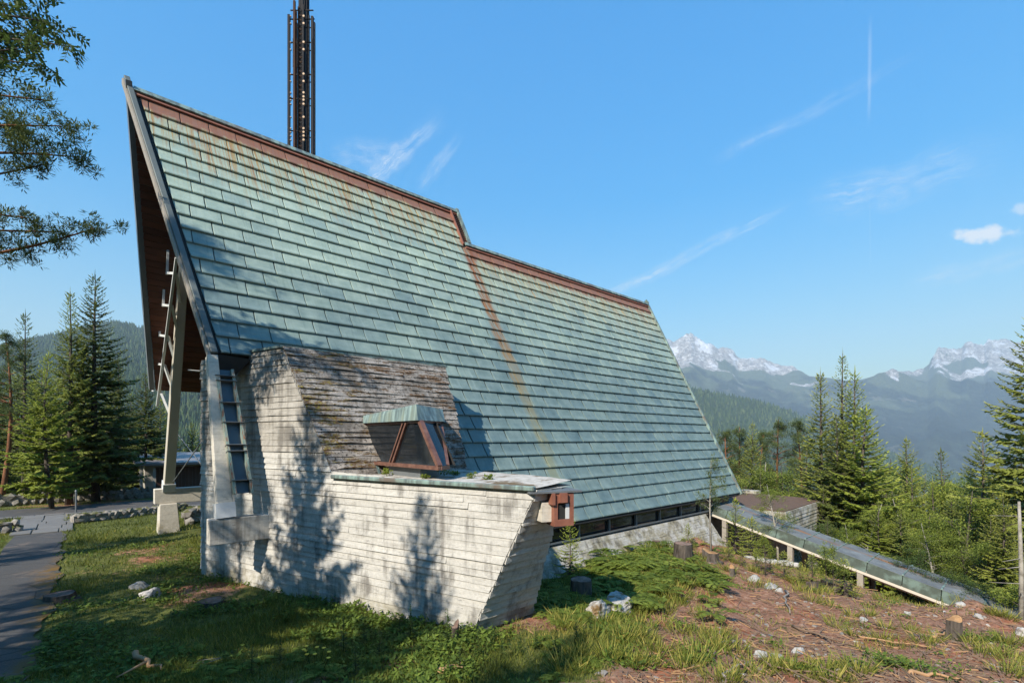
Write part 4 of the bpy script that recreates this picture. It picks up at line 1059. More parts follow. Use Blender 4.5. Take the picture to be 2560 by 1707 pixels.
# the woods on the two nearer slopes: spire-shaped crowns, too many to count
def cone_wood(name, grid, px_rng, n, h, seed, label):
    Xg, Yg, Zg = grid; r = np.random.default_rng(seed)
    i = r.integers(0, Xg.shape[0] - 1, n * 3); j = r.integers(0, Xg.shape[1] - 1, n * 3); a = r.random(n * 3); b = r.random(n * 3)
    def bil(G): return (G[i, j] * (1 - a) + G[i + 1, j] * a) * (1 - b) + (G[i, j + 1] * (1 - a) + G[i + 1, j + 1] * a) * b
    x, y, z = bil(Xg), bil(Yg), bil(Zg)
    d = x * FW[0] + y * FW[1]; px = CX + F_PX * (x * RT[0] + y * RT[1]) / d; py = HY - F_PX * z / d
    ok = (px > px_rng[0]) & (px < px_rng[1]) & (py < 1320); x, y, z = x[ok][:n], y[ok][:n], z[ok][:n]; m = len(x)
    H = h * r.uniform(.55, 1.25, m); Rr = H * r.uniform(.16, .26, m); an0 = r.uniform(0, 6.28, m)
    V = np.empty((m, 11, 3)); 
    for k in range(5):
        an = an0 + k * 2 * np.pi / 5; V[:, k] = np.stack([x + Rr * np.cos(an), y + Rr * np.sin(an), z - 2 + H * .08 * r.random(m)], 1)
        an = an + .6; V[:, 5 + k] = np.stack([x + Rr * .62 * np.cos(an), y + Rr * .62 * np.sin(an), z + H * .42], 1)
    V[:, 10] = np.stack([x, y, z + H], 1)
    fc = []
    for k in range(5): fc += [(k, (k + 1) % 5, 5 + k), ((k + 1) % 5, 5 + (k + 1) % 5, 5 + k), (5 + k, 5 + (k + 1) % 5, 10)]
    Fc = (np.array(fc)[None] + (np.arange(m) * 11)[:, None, None]).reshape(-1, 3)
    sh = np.repeat(r.random(m), 11)
    o = obj(name, mesh_np(name, V.reshape(-1, 3), Fc, M['far_crowns'], False, attrs={'shade': sh})); return tag(o, label, 'forest', kind='stuff')
t = NT('far_crowns'); s_ = t.attr('shade')
t.fin(t.ramp(s_, [(0.0, (0.018, 0.034, 0.014)), (0.6, (0.035, 0.060, 0.022)), (0.85, (0.06, 0.088, 0.03)), (1.0, (0.10, 0.12, 0.045))]), 0.95, spec=0.05); M['far_crowns'] = t.m
cone_wood('forest', hillL, (-200, 620), 16000, 17, 5, 'dense conifer wood covering the hill behind the left-hand spruces')
cone_wood('forest', spur, (1500, 2700), 20000, 19, 6, 'dense conifer wood on the valley side below the white peaks')

# ------------------------------------------------------------------ path, road, paving, kerb
def strip(name, xs, ys, mat, lift):
    Xs, Ys = np.meshgrid(xs, ys, indexing='ij'); Zs = ground_np(Xs, Ys) + lift
    n0, n1 = Xs.shape; idx = (np.arange(n0 - 1)[:, None] * n1 + np.arange(n1 - 1)[None, :]).ravel()
    o = obj(name, mesh_np(name, np.stack([Xs, Ys, Zs], 2).reshape(-1, 3), np.stack([idx, idx + n1, idx + n1 + 1, idx + 1], 1), mat, True)); return tag(o, kind='structure')
t = NT('asphalt'); p = t.P(); f = t.noise(p, 60, 5, 0.7); g = t.noise(p, 1.1, 6, 0.65); X, Y, Z = t.xyz(p)[:3]
c = t.ramp(f, [(0.3, (0.045, 0.043, 0.042)), (0.7, (0.115, 0.108, 0.10))])
c = t.mix(t.step(g, 0.55, 0.70), c, (0.16, 0.125, 0.10))
edge = t.step(t.math('ADD', X, t.math('MULTIPLY', t.math('SUBTRACT', g, .5), 1.6)), -0.85, -0.30)
c = t.mix(t.math('MULTIPLY', t.math('MULTIPLY', edge, t.step(t.noise(p, 3, 6, .7), .40, .55)), t.step(Y, 19.5, 16.0)), c, t.mix(f, (0.13, 0.085, 0.012), (0.20, 0.10, 0.03)))
crk = t.step(t.vor(t.n('ShaderNodeVectorMath', operation='ADD').outputs[0] if False else p, 0.9, 'DISTANCE_TO_EDGE')[0], 0.018, 0.0)
c = t.mix(t.math('MULTIPLY', crk, 0.7), c, (0.02, 0.02, 0.018))
c = t.mix(t.step(t.noise(p, 14, 5, .7), .60, .68, 0, .6), c, (0.17, 0.105, 0.06))
t.fin(c, 0.85, t.bump(f, 0.4, 0.01), spec=0.2); M['asphalt'] = t.m
pys = np.linspace(4.0, 22.9, 90); pxs = np.linspace(0, 1, 10)
PXs, PYs = np.meshgrid(pxs, pys, indexing='ij')
lo_e = -1.62 - 0.03 * np.sin(PYs * 1.3) - 0.5 * smooth01((12 - PYs) / 5); hi_e = -0.36 + 0.06 * np.sin(PYs * 2.1) + 0.04 * np.sin(PYs * 5.7) - 0.12 * smooth01((14 - PYs) / 4)
PXs = lo_e + (hi_e - lo_e) * PXs
ZZp = ground_np(PXs, PYs) + 0.03
idx = (np.arange(9)[:, None] * 90 + np.arange(89)[None, :]).ravel()
tag(obj('path', mesh_np('path', np.stack([PXs, PYs, ZZp], 2).reshape(-1, 3), np.stack([idx, idx + 90, idx + 91, idx + 1], 1), M['asphalt'], True)), kind='structure')
road = strip('road', np.linspace(-22, 26, 60), np.linspace(28.35, 32.3, 8), M['asphalt'], 0.035)
simple('slab_stone', (0.16, 0.15, 0.135), 0.85, 0.3, 4.0, bump=0.4)
kerb = tag(empty('kerb', (0, 28.2, -3.3)), kind='structure')
x = -9.0
while x < 6.5:
    w = random.uniform(.55, .95); m2 = MB(); z = gz(x + w / 2, 28.2); m2.box(x + .01, x + w - .01, 28.08, 28.33, z - .1, z + .075 + random.uniform(0, .015)); hang(m2.build('kerb_stone', M['slab_stone'], None, bevel=.015), kerb); x += w
pav = tag(empty('pavement', (-1, 25, -3.3)), kind='structure')
yy = 23.0
while yy < 27.9:
    h_ = random.uniform(.55, .9); x = -1.75
    while x < -0.2:
        w = random.uniform(.45, .85); w = min(w, -0.15 - x); m2 = MB(); z = gz(x + w / 2, yy + h_ / 2)
        m2.box(x + .012, x + w - .012, yy + .012, yy + h_ - .012, z - .05, z + .045 + random.uniform(0, .02)); hang(m2.build('paving_slab', M['slab_stone'], None, bevel=.012), pav); x += w
    yy += h_

# ------------------------------------------------------------------ dry-stone walls
t = NT('field_stone'); p = t.P(); rn = t.rnd(); f = t.noise(p, 9, 6, 0.65)
c = t.mix(t.step(f, .3, .7), t.mix(rn, (0.09, 0.08, 0.068), (0.19, 0.17, 0.145)), t.mix(rn, (0.20, 0.18, 0.15), (0.36, 0.325, 0.28)))
X, Y, Z = t.xyz(t.n('ShaderNodeNewGeometry').outputs['Normal'])[:3]
c = t.mix(t.math('MULTIPLY', t.step(Z, .45, .8), t.step(t.noise(p, 3, 5, .6), .42, .58)), c, (0.085, 0.085, 0.02))
t.fin(c, 0.9, t.bump(f, 0.6, .03), spec=.2); M['stone'] = t.m
def rock_mesh(seed, sub=2, squash=(1, 1, 1), rough=.22, mat=None, name='stone'):
    import bmesh
    bm = bmesh.new(); bmesh.ops.create_icosphere(bm, subdivisions=sub, radius=.5); r = np.random.default_rng(seed)
    ph = r.uniform(0, 6.28, (4, 3)); 
    cuts = [(Vector(r.normal(size=3)).normalized(), r.uniform(.26, .42)) for _ in range(7)]
    for v in bm.verts:
        c0 = v.co.copy()
        for n, d in cuts:
            k = v.co.dot(n) - d
            if k > 0: v.co -= n * k * .85
        v.co *= 1 + rough * (math.sin(c0.x * 7 + ph[0][0]) * math.sin(c0.y * 6 + ph[0][1]) * .5 + math.sin(c0.z * 9 + ph[1][0] + c0.x * 4) * .3)
        if sub > 2: v.co *= 1 + .05 * math.sin(c0.x * 23 + ph[2][0]) * math.sin(c0.y * 19 + ph[2][1]) + .035 * math.sin(c0.z * 37 + c0.y * 21 + ph[3][0]) + .02 * math.sin(c0.x * 61 + c0.z * 47)
        v.co.x *= squash[0]; v.co.y *= squash[1]; v.co.z *= squash[2]
    me = bpy.data.meshes.new(name); bm.to_mesh(me); bm.free(); me.materials.append(mat or M['stone']); return me
STONES = [rock_mesh(100 + k, 1) for k in range(8)]
def stone_wall(a, b, h, thick, size, label, seed, cap=None):
    r = random.Random(seed); a = np.array(a, float); b = np.array(b, float); L = float(np.linalg.norm(b - a)); dv_ = (b - a) / L; an = math.atan2(dv_[1], dv_[0])
    root = empty('stone_wall', (a[0], a[1], gz(*a)), 0, label, 'wall', 'dry-stone walls beside the road')
    n2 = np.array([-dv_[1], dv_[0]])
    m2 = MB(); segs = int(L / .8) + 1
    for k in range(segs):
        p0 = a + dv_ * (L * k / segs); p1 = a + dv_ * (L * (k + 1) / segs)
        z0 = gz(*p0) - .15; z1 = gz(*p1) - .15; o0 = n2 * thick * .32
        m2.hull8([(*(p0 - o0), z0), (*(p1 - o0), z1), (*(p1 + o0), z1), (*(p0 + o0), z0), (*(p0 - o0), z0 + h * .86 + .15), (*(p1 - o0), z1 + h * .86 + .15), (*(p1 + o0), z1 + h * .86 + .15), (*(p0 + o0), z0 + h * .86 + .15)])
    hang(m2.build('wall_fill', M['stone']), root)
    rows = max(2, int(h / (size * .62)))
    for rw in range(rows):
        s = r.uniform(0, size * .5)
        while s < L:
            w = size * r.uniform(.7, 1.6); pc = a + dv_ * (s + w / 2); z = gz(*pc) + (rw + .5) * h / rows + r.uniform(-.02, .02)
            side = -1 if rw < rows - 1 else 0
            off = n2 * (thick * .30 * side * (1 if n2[1] > 0 else -1))
            o = obj('wall_stone', r.choice(STONES), None, (pc[0] + off[0], pc[1] + off[1], z), (r.uniform(-.3, .3), r.uniform(-.3, .3), an + r.uniform(-.25, .25)), (w * 1.22, thick * (1.1 if side == 0 else .75), h / rows * 1.5)); hang(o, root)
            s += w
    return root
stone_wall((-0.2, 25.0), (3.6, 26.9), .34, .40, .30, 'low dry-stone wall edging the lawn beside the support pier', 1)
stone_wall((-5.2, 22.6), (-1.75, 23.9), .42, .42, .32, 'short low dry-stone wall on the far side of the path', 2)
stone_wall((-7.0, 34.6), (-0.6, 35.6), .62, .45, .36, 'dry-stone wall behind the young spruce trunks, half in sun', 3)
stone_wall((-0.2, 35.8), (4.6, 36.4), .66, .45, .36, 'mossy dry-stone wall running toward the low outbuilding', 4)
stone_wall((5.2, 25.6), (3.2, 22.6), .55, .5, .36, 'pale rubble wall stepping down behind the concrete pier', 5)

# ------------------------------------------------------------------ low outbuilding at the road's end
hx, hy = 3.0, 37.0; hz = gz(hx + 3, hy)
hut = empty('outbuilding', (hx, hy, hz), label='low flat-roofed outbuilding with brown boarded doors behind the pier', cat='building')
simple('hut_roof', (0.19, 0.17, 0.165), 0.45, 0.35, 1.5); simple('hut_door', (0.10, 0.045, 0.026), 0.6, 0.35, 4.0); simple('hut_wall', (0.36, 0.33, 0.28), 0.8, 0.2, 3.0)
m2 = MB(); m2.box(hx, hx + 9, hy, hy + 5, hz - .4, hz + 2.25); part(m2, 'wall', M['hut_wall'], hut)
m2 = MB(); m2.hull8([(hx - .5, hy - .9, hz + 2.28), (hx + 9.4, hy - .9, hz + 2.28), (hx + 9.4, hy + 5.4, hz + 2.75), (hx - .5, hy + 5.4, hz + 2.75), (hx - .5, hy - .9, hz + 2.42), (hx + 9.4, hy - .9, hz + 2.42), (hx + 9.4, hy + 5.4, hz + 2.89), (hx - .5, hy + 5.4, hz + 2.89)])
part(m2, 'roof', M['hut_roof'], hut)
for k in range(14):
    x = hx + .55 + k * .19; m2 = MB(); m2.box(x + .005, x + .185, hy - .05, hy - .006, hz - .1, hz + 2.1); part(m2, 'door_board', M['hut_door'], hut)
for x in (hx - .28, hx + .35, hx + 3.4, hx + 3.65):
    m2 = MB(); m2.box(x, x + .14, hy - .55, hy - .42, hz - .3, hz + 2.27); part(m2, 'post', M['hut_wall'], hut)
for x in (hx + 3.95, hx + 5.2):
    m2 = MB(); m2.box(x, x + .7, hy - .06, hy - .005, hz + .75, hz + 1.95); w_o = part(m2, 'window', M['hut_wall'], hut)
    m2 = MB(); m2.box(x + .08, x + .62, hy - .075, hy - .062, hz + .83, hz + 1.87); sub(m2, 'pane', M['dark_glass'], w_o)
m2 = MB(); xl_, yl_ = PX(190, 21.0); lz = gz(xl_, yl_); m2.tube([(xl_, yl_, lz - .1), (xl_, yl_, lz + 1.0)], .035, 8); m2.tube([(xl_, yl_, lz + 1.0), (xl_, yl_, lz + 1.06)], [.05, .02], 8)
tag(m2.build('bollard', M['lead_grey']), 'thin dark metal bollard standing beside the path slabs', 'bollard')

# ------------------------------------------------------------------ covered stair running downhill from the church
WX0, WX1 = 20.4, 22.32; WY0 = 10.2; W_SL = 0.2573
def wz(y): return -3.34 - (9.6 - y) * W_SL
walk = empty('covered_walkway', (WX0, WY0, wz(WY0)), label='sloping copper-roofed covered stair on posts running downhill from the church', cat='walkway')
t = NT('walkway_copper'); p = t.P(); rn = t.rnd(); X, Y, Z = t.xyz(p)[:3]; f = t.noise(p, 2.2, 6, .62)
c = t.ramp(f, [(0.3, (0.10, 0.105, 0.105)), (0.6, (0.18, 0.188, 0.185)), (0.8, (0.26, 0.275, 0.26))]); c = t.mix(t.math('MULTIPLY', rn, .4), c, (0.09, 0.095, 0.095))
mid = t.step(t.math('ABSOLUTE', t.math('SUBTRACT', X, 21.55)), .26, .05); c = t.mix(t.math('MULTIPLY', mid, t.step(t.noise(t.map(p, (4, .5, .5)), 1.0, 4, .6), .42, .60)), c, (0.25, 0.12, 0.05))
t.fin(c, .62, t.bump(t.noise(p, 1.2, 3, .5), .25, .04), spec=.28); M['walk_copper'] = t.m
t = NT('walkway_edge'); p = t.P(); f = t.noise(t.map(p, (3, 9, 1.2)), 1.0, 5, .6); g = t.noise(p, 2.0, 4, .6)
t.fin(t.mix(t.step(g, .45, .65), t.mix(f, (0.04, 0.047, 0.036), (0.075, 0.088, 0.066)), (0.115, 0.15, 0.12)), .8, spec=.15); M['walk_edge'] = t.m
y = WY0; k = 0
while y > -9:
    y1_ = y - 0.98
    for (xa, xb, zo) in ((WX0 + .22, 21.55, 0), (21.56, WX1, .02)):
        m2 = MB(); m2.hull8([(xa, y1_ + .012, wz(y1_) + .30 + zo), (xb, y1_ + .012, wz(y1_) + .32), (xb, y - .012, wz(y) + .32), (xa, y - .012, wz(y) + .30 + zo),
                             (xa, y1_ + .012, wz(y1_) + .345 + zo), (xb, y1_ + .012, wz(y1_) + .375), (xb, y - .012, wz(y) + .375), (xa, y - .012, wz(y) + .345 + zo)])
        part(m2, 'roof_panel', M['walk_copper'], walk)
    m2 = MB(); m2.hull8([(WX0, y1_ + .012, wz(y1_) + .02), (WX0 + .06, y1_ + .012, wz(y1_) + .02), (WX0 + .06, y - .012, wz(y) + .02), (WX0, y - .012, wz(y) + .02),
                         (WX0 + .20, y1_ + .012, wz(y1_) + .335), (WX0 + .26, y1_ + .012, wz(y1_) + .335), (WX0 + .26, y - .012, wz(y) + .335), (WX0 + .20, y - .012, wz(y) + .335)])
    part(m2, 'fascia_panel', M['walk_edge'], walk)
    m2 = MB(); m2.bar((WX0 + .22, y, wz(y) + .36), (WX1, y, wz(y) + .39), .05, .035); part(m2, 'standing_seam', M['trim'], walk)
    y = y1_
m2 = MB(); m2.bar((WX0 + .04, WY0, wz(WY0) - .03), (WX0 + .04, -9, wz(-9) - .03), .07, .09); m2.bar((WX0 + .30, WY0, wz(WY0) - .10), (WX0 + .30, -9, wz(-9) - .10), .05, .2); part(m2, 'edge_beam', M['white_timber'], walk)
m2 = MB(); m2.hull8([(WX0 + .3, -9, wz(-9) + .0), (WX1, -9, wz(-9) + .0), (WX1, WY0, wz(WY0) + .0), (WX0 + .3, WY0, wz(WY0) + .0), (WX0 + .3, -9, wz(-9) + .28), (WX1, -9, wz(-9) + .28), (WX1, WY0, wz(WY0) + .28), (WX0 + .3, WY0, wz(WY0) + .28)]); part(m2, 'ceiling', M['dark_gap'], walk)
for yy_ in (9.3, 6.75, 4.5, 2.3, -.5, -3.5):
    for xx in (WX0 + .12, WX1 - .15):
        m2 = MB(); z0 = min(gz(xx, yy_), wz(yy_) - .5) - .4; m2.box(xx - .09, xx + .09, yy_ - .09, yy_ + .09, z0, wz(yy_) - .06); part(m2, 'post', M['weathered_board'], walk)
        m2 = MB(); m2.box(xx - .07, xx + .07, yy_ - .07, yy_ + .07, wz(yy_) - .22, wz(yy_) - .0); part(m2, 'post_cap', M['white_steel'], walk)

# ------------------------------------------------------------------ low concrete annex beyond the walkway
ax0, ax1, ay0, ay1, az = 22.95, 28.9, 7.75, 16.5, -3.24
annex = empty('concrete_annex', (ax0, ay0, -6.5), label='low board-marked concrete block with flat litter-covered roof beyond the walkway', cat='building')
m2 = MB(); m2.hull8([(ax0 - .1, ay0 - .4, -8.5), (ax1 - .6, ay0 - .4, -8.5), (ax1 + .2, ay1, -8.5), (ax0, ay1, -8.5), (ax0, ay0, az), (ax1 + .1, ay0 + .2, az), (ax1 + .6, ay1, az), (ax0, ay1, az)])
ab = part(m2, 'wall', M['concrete'], annex)
v = az - .14; k = 0
while v > -6.5:
    f_ = (az - v) / (8.5 + az); 
    m2 = MB(); xa = ax0 - .1 * f_ - .02; xb = ax1 + .1 - .7 * f_; yf = ay0 - .4 * f_; lap = random.uniform(.015, .05)
    for (u0, u1) in ((0, .42 + random.uniform(-.1, .1)), (None, 1)):
        if u0 is None: u0 = last + .004
        last = u1
        m3 = MB(); x0_, x1_ = xa + (xb - xa) * u0, xa + (xb - xa) * u1; q0, q1 = yf + .2 * u0, yf + .2 * u1
        m3.hull8([(x0_, q0 - lap, v), (x1_, q1 - lap, v), (x1_, q1 + .1, v), (x0_, q0 + .1, v), (x0_, q0 - .005, v + .15), (x1_, q1 - .005, v + .15), (x1_, q1 + .1, v + .15), (x0_, q0 + .1, v + .15)])
        sub(m3, 'wall_board', M['concrete'], ab)
    v -= .15
m2 = MB(); m2.box(ax0 - .05, ax1 - .1, ay1 - .3, ay1, az, az + .42); part(m2, 'parapet', M['concrete'], annex)
m2 = MB(); m2.box(ax1 - .1, ax1 + .5, ay0 + 3.5, ay1 - .32, az - .1, az + .22); part(m2, 'parapet', M['concrete'], annex)
simple('roof_litter', (0.125, 0.072, 0.045), 0.95, 0.5, 5.0, bump=.6)
m2 = MB(); m2.hull8([(ax0 + .02, ay0 + .04, az + .005), (ax1 + .05, ay0 + .24, az + .005), (ax1 + .4, ay1 - .32, az + .005), (ax0 + .02, ay1 - .32, az + .005), (ax0 + .02, ay0 + .04, az + .05), (ax1 + .05, ay0 + .24, az + .05), (ax1 + .4, ay1 - .32, az + .07), (ax0 + .02, ay1 - .32, az + .07)]); part(m2, 'roof', M['roof_litter'], annex)

# ------------------------------------------------------------------ air between here and the mountains
t = NT('haze_air'); t.t.nodes.remove(t.b)
pvn = t.n('ShaderNodeVolumePrincipled'); pvn.inputs['Color'].default_value = (0.64, 0.83, 1.0, 1); pvn.inputs['Density'].default_value = 0.000115; pvn.inputs['Anisotropy'].default_value = 0.0
t.t.links.new(pvn.outputs[0], t.o.inputs['Volume']); M['haze'] = t.m
zlo = min(float(ZZ.min()), -600) - 1.0
m2 = MB(); m2.box(-3000, 9900, -9000, 9900, zlo, 1750.0); hz_o = tag(m2.build('haze', M['haze']), 'pale blue summer haze filling the valley air', 'haze', kind='stuff')

# ------------------------------------------------------------------ vegetation
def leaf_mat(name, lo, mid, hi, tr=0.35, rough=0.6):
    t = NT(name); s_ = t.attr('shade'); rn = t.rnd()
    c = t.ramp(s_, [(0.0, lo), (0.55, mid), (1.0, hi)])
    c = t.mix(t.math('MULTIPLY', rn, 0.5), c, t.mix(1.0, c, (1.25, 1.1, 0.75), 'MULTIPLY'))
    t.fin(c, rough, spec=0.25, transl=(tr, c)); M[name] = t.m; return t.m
leaf_mat('needles_dark', (0.056, 0.071, 0.024), (0.110, 0.137, 0.034), (0.214, 0.239, 0.055), 0.30)
leaf_mat('needles', (0.090, 0.115, 0.029), (0.207, 0.241, 0.049), (0.408, 0.413, 0.086), 0.32)
leaf_mat('needles_light', (0.109, 0.140, 0.023), (0.254, 0.300, 0.046), (0.459, 0.480, 0.083), 0.38)
leaf_mat('pine_needles', (0.042, 0.062, 0.024), (0.098, 0.132, 0.042), (0.18, 0.205, 0.06), 0.28)
leaf_mat('leaves', (0.071, 0.101, 0.019), (0.175, 0.223, 0.038), (0.353, 0.389, 0.073), 0.42)
leaf_mat('leaves_dark', (0.025, 0.045, 0.014), (0.063, 0.101, 0.025), (0.126, 0.182, 0.042), 0.35)
leaf_mat('grass_blades', (0.054, 0.072, 0.013), (0.153, 0.186, 0.029), (0.432, 0.358, 0.097), 0.35)
leaf_mat('herb_leaves', (0.043, 0.075, 0.015), (0.108, 0.165, 0.027), (0.216, 0.289, 0.050), 0.38)
leaf_mat('fern_leaves', (0.065, 0.105, 0.016), (0.145, 0.195, 0.03), (0.24, 0.29, 0.05), 0.45)
t = NT('bark'); p = t.P(); f = t.noise(t.map(p, (9, 9, 2.2)), 1.0, 6, .65)
t.fin(t.ramp(f, [(0.3, (0.035, 0.028, 0.022)), (0.6, (0.115, 0.095, 0.078)), (0.8, (0.20, 0.175, 0.15))]), .95, t.bump(f, .8, .03), spec=.1); M['bark'] = t.m
t = NT('pine_bark'); p = t.P(); f = t.noise(t.map(p, (7, 7, 2.5)), 1.0, 6, .65)
t.fin(t.ramp(f, [(0.3, (0.09, 0.04, 0.022)), (0.6, (0.23, 0.105, 0.055)), (0.8, (0.32, 0.17, 0.10))]), .95, t.bump(f, .8, .03), spec=.1); M['pine_bark'] = t.m
t = NT('pale_bark'); p = t.P(); f = t.noise(t.map(p, (6, 6, 8)), 1.0, 5, .6)
t.fin(t.ramp(f, [(0.3, (0.16, 0.14, 0.11)), (0.6, (0.34, 0.31, 0.26))]), .9, t.bump(f, .4, .01), spec=.1); M['pale_bark'] = t.m

def norm(a): return a / np.maximum(np.linalg.norm(a, axis=-1, keepdims=True), 1e-9)
def kites(base, tip, width, fold, shade, r):
    """One folded kite per row: base -> tip, with a random roll."""
    n = len(base); ax = tip - base; L = np.linalg.norm(ax, axis=1, keepdims=True); a = ax / np.maximum(L, 1e-9)
    up = norm(np.stack([r.normal(0, .35, n), r.normal(0, .35, n), np.ones(n)], 1)); sd = norm(np.cross(a, up)); nn = np.cross(sd, a)
    mid = base + ax * .42
    w = np.asarray(width).reshape(-1, 1)
    V = np.stack([base, mid + sd * w - nn * w * fold, tip, mid - sd * w - nn * w * fold], 1).reshape(-1, 3)
    i = np.arange(n)[:, None] * 4
    Fc = np.concatenate([i + np.array([[0, 1, 2]]), i + np.array([[0, 2, 3]])], 0)
    return V, Fc, np.repeat(shade, 4)
class Leaf:
    def __init__(s): s.V = []; s.F = []; s.S = []; s.n = 0
    def add(s, V, Fc, S): s.V.append(V); s.F.append(Fc + s.n); s.S.append(S); s.n += len(V)
    def mesh(s, name, mat): return mesh_np(name, np.vstack(s.V), np.vstack(s.F), mat, False, attrs={'shade': np.concatenate(s.S)})

def spruce(H, Rad, seed, mat, base=.07, whorl=.27, droop=.5, bare=False, twig=1.0, bark='bark', dens=1.0):
    r = np.random.default_rng(seed); lf = Leaf(); wood = MB()
    tr = max(.03, H * .0135)
    bend = r.normal(0, .012 * H, 2)
    def axis_(z): q = z / H; return np.array([bend[0] * math.sin(q * 3), bend[1] * math.sin(q * 2.3), z])
    wood.tube([axis_(-.25 if z == 0 else z * H) for z in (0, .25, .5, .75, 1.0)], [tr * 1.15, tr * .85, tr * .6, tr * .32, tr * .06], 7)
    z = base * H
    bs = []
    while z < H * .985:
        q = z / H; n = int(r.integers(4, 7)); a0 = r.uniform(0, 6.28)
        for k in range(n):
            shape = min(1, (1 - q) ** .82 * 1.08) * (0.55 + .45 * smooth01((q - base) / .10))
            L = Rad * shape * r.uniform(.62, 1.12) + .05 * H / 10
            bs.append((z + r.uniform(-.1, .1) * whorl, a0 + k * 6.283 / n + r.normal(0, .25), L, q))
        z += whorl * r.uniform(.8, 1.2) * (1 - .35 * q)
    for (z, an, L, q) in bs:
        e0 = -.22 + .95 * q ** 1.3 + r.normal(0, .08); d = np.array([math.cos(an), math.sin(an), 0])
        ns = max(3, int(L / .10 * dens))
        s = np.linspace(.02, 1, ns)
        zz_ = L * s * math.sin(e0) - droop * L * .34 * s ** 2 * (1 - q * .7) + .16 * L * s ** 4
        pts = axis_(z)[None] + d[None] * (L * s * math.cos(e0) * .98)[:, None] + np.array([[0, 0, 1.0]]) * zz_[:, None]
        if L > .5: wood.tube([axis_(z), pts[ns // 2], pts[-1]], [.012 + .010 * L, .008 + .003 * L, .003], 3, cap=False)
        start = 0.25 if q < .35 else .08
        m = s > start; P_ = pts[m]; ss = s[m]; nn_ = len(P_)
        if nn_ == 0: continue
        tg = np.gradient(pts, axis=0)[m]; tg = norm(tg); sd = norm(np.cross(tg, np.array([[0, 0, 1.0]])))
        for sg in (-1, 1):
            ln = np.clip(.34 * L * (1 - ss * .72) * np.minimum(1, ss * 3), .08, .60) * r.uniform(.6, 1.2, nn_) * twig
            dr = norm(tg * r.uniform(.5, 1.0, (nn_, 1)) + sd * sg * r.uniform(.7, 1.1, (nn_, 1)) + np.array([[0, 0, 1]]) * r.normal(-.30, .22, (nn_, 1)))
            tip_ = P_ + dr * ln[:, None] + np.array([[0, 0, -1]]) * (ln * .22)[:, None]
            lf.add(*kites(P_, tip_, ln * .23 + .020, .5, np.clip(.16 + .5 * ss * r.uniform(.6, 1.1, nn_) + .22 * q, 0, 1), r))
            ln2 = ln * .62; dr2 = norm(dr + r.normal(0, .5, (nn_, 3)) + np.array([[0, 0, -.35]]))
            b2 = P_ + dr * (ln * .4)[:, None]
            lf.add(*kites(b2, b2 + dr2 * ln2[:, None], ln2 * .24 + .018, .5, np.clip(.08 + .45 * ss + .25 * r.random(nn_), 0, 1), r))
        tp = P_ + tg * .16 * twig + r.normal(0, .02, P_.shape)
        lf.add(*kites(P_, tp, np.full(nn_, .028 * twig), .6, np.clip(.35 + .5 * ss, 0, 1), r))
    top = axis_(H * .97)[None]; lf.add(*kites(top, top + np.array([[0, 0, .05 * H + .1]]), np.array([.03]), .6, np.array([.7]), r))
    return dict(H=H, crown=lf.mesh('crown', M[mat]), trunk=wood.mesh('trunk', M[bark], True, False))

def clump(lf, c, rad, n, ln, w, r, shade, up=.2):
    d = norm(r.normal(0, 1, (n, 3)) + np.array([[0, 0, up]])); b = c + d * (rad * r.random((n, 1)) ** .6)
    tip_ = b + norm(d + r.normal(0, .5, (n, 3))) * (ln * r.uniform(.6, 1.2, (n, 1)))
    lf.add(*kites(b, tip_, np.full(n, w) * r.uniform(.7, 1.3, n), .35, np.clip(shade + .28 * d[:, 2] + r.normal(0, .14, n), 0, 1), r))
def limb(wood, a, b, r0, r1, r, sag=.0, n=5):
    a = np.array(a, float); b = np.array(b, float); L = np.linalg.norm(b - a); j = r.normal(0, .05 * L, 3); pts = []
    for k in range(n):
        q = k / (n - 1); pts.append(a * (1 - q) + b * q + j * math.sin(q * math.pi) + np.array([0, 0, sag * L * math.sin(q * math.pi)]))
    wood.tube(pts, [r0 * (1 - k / (n - 1)) + r1 * k / (n - 1) for k in range(n)], 5, cap=False); return pts
def pine(H, seed, bare=.45, Rad=1.9, mat='pine_needles'):
    r = np.random.default_rng(seed); lf = Leaf(); wood = MB(); tr = H * .014; b = r.normal(0, .02 * H, 2)
    ax = lambda z: np.array([b[0] * math.sin(z / H * 3), b[1] * math.sin(z / H * 2.2), z])
    wood.tube([ax(-.3 if k == 0 else k * H / 6) for k in range(7)], [tr * (1.1 - .95 * k / 6) for k in range(7)], 7)
    z = bare * H
    while z < H * .99:
        q = (z / H - bare) / (1 - bare)
        for k in range(int(r.integers(3, 5))):
            an = r.uniform(0, 6.28); L = Rad * (1 - q ** 1.6) * r.uniform(.55, 1.1) + .2
            e_ = ax(z) + np.array([math.cos(an) * L, math.sin(an) * L, L * (.12 + .45 * q) * r.uniform(.4, 1.4)])
            pts = limb(wood, ax(z), e_, .012 + .012 * L, .006, r, .04)
            for p_ in pts[2:] + [pts[-1] + r.normal(0, .12, 3) for _ in range(3)] + [pts[3] + r.normal(0, .18, 3) for _ in range(2)]: clump(lf, np.array(p_) + r.normal(0, .07, 3), .16, 34, .15, .013, r, .42, .35)
        z += H * .035
    return dict(H=H, crown=lf.mesh('crown', M[mat]), trunk=wood.mesh('trunk', M['pine_bark'], True, False))
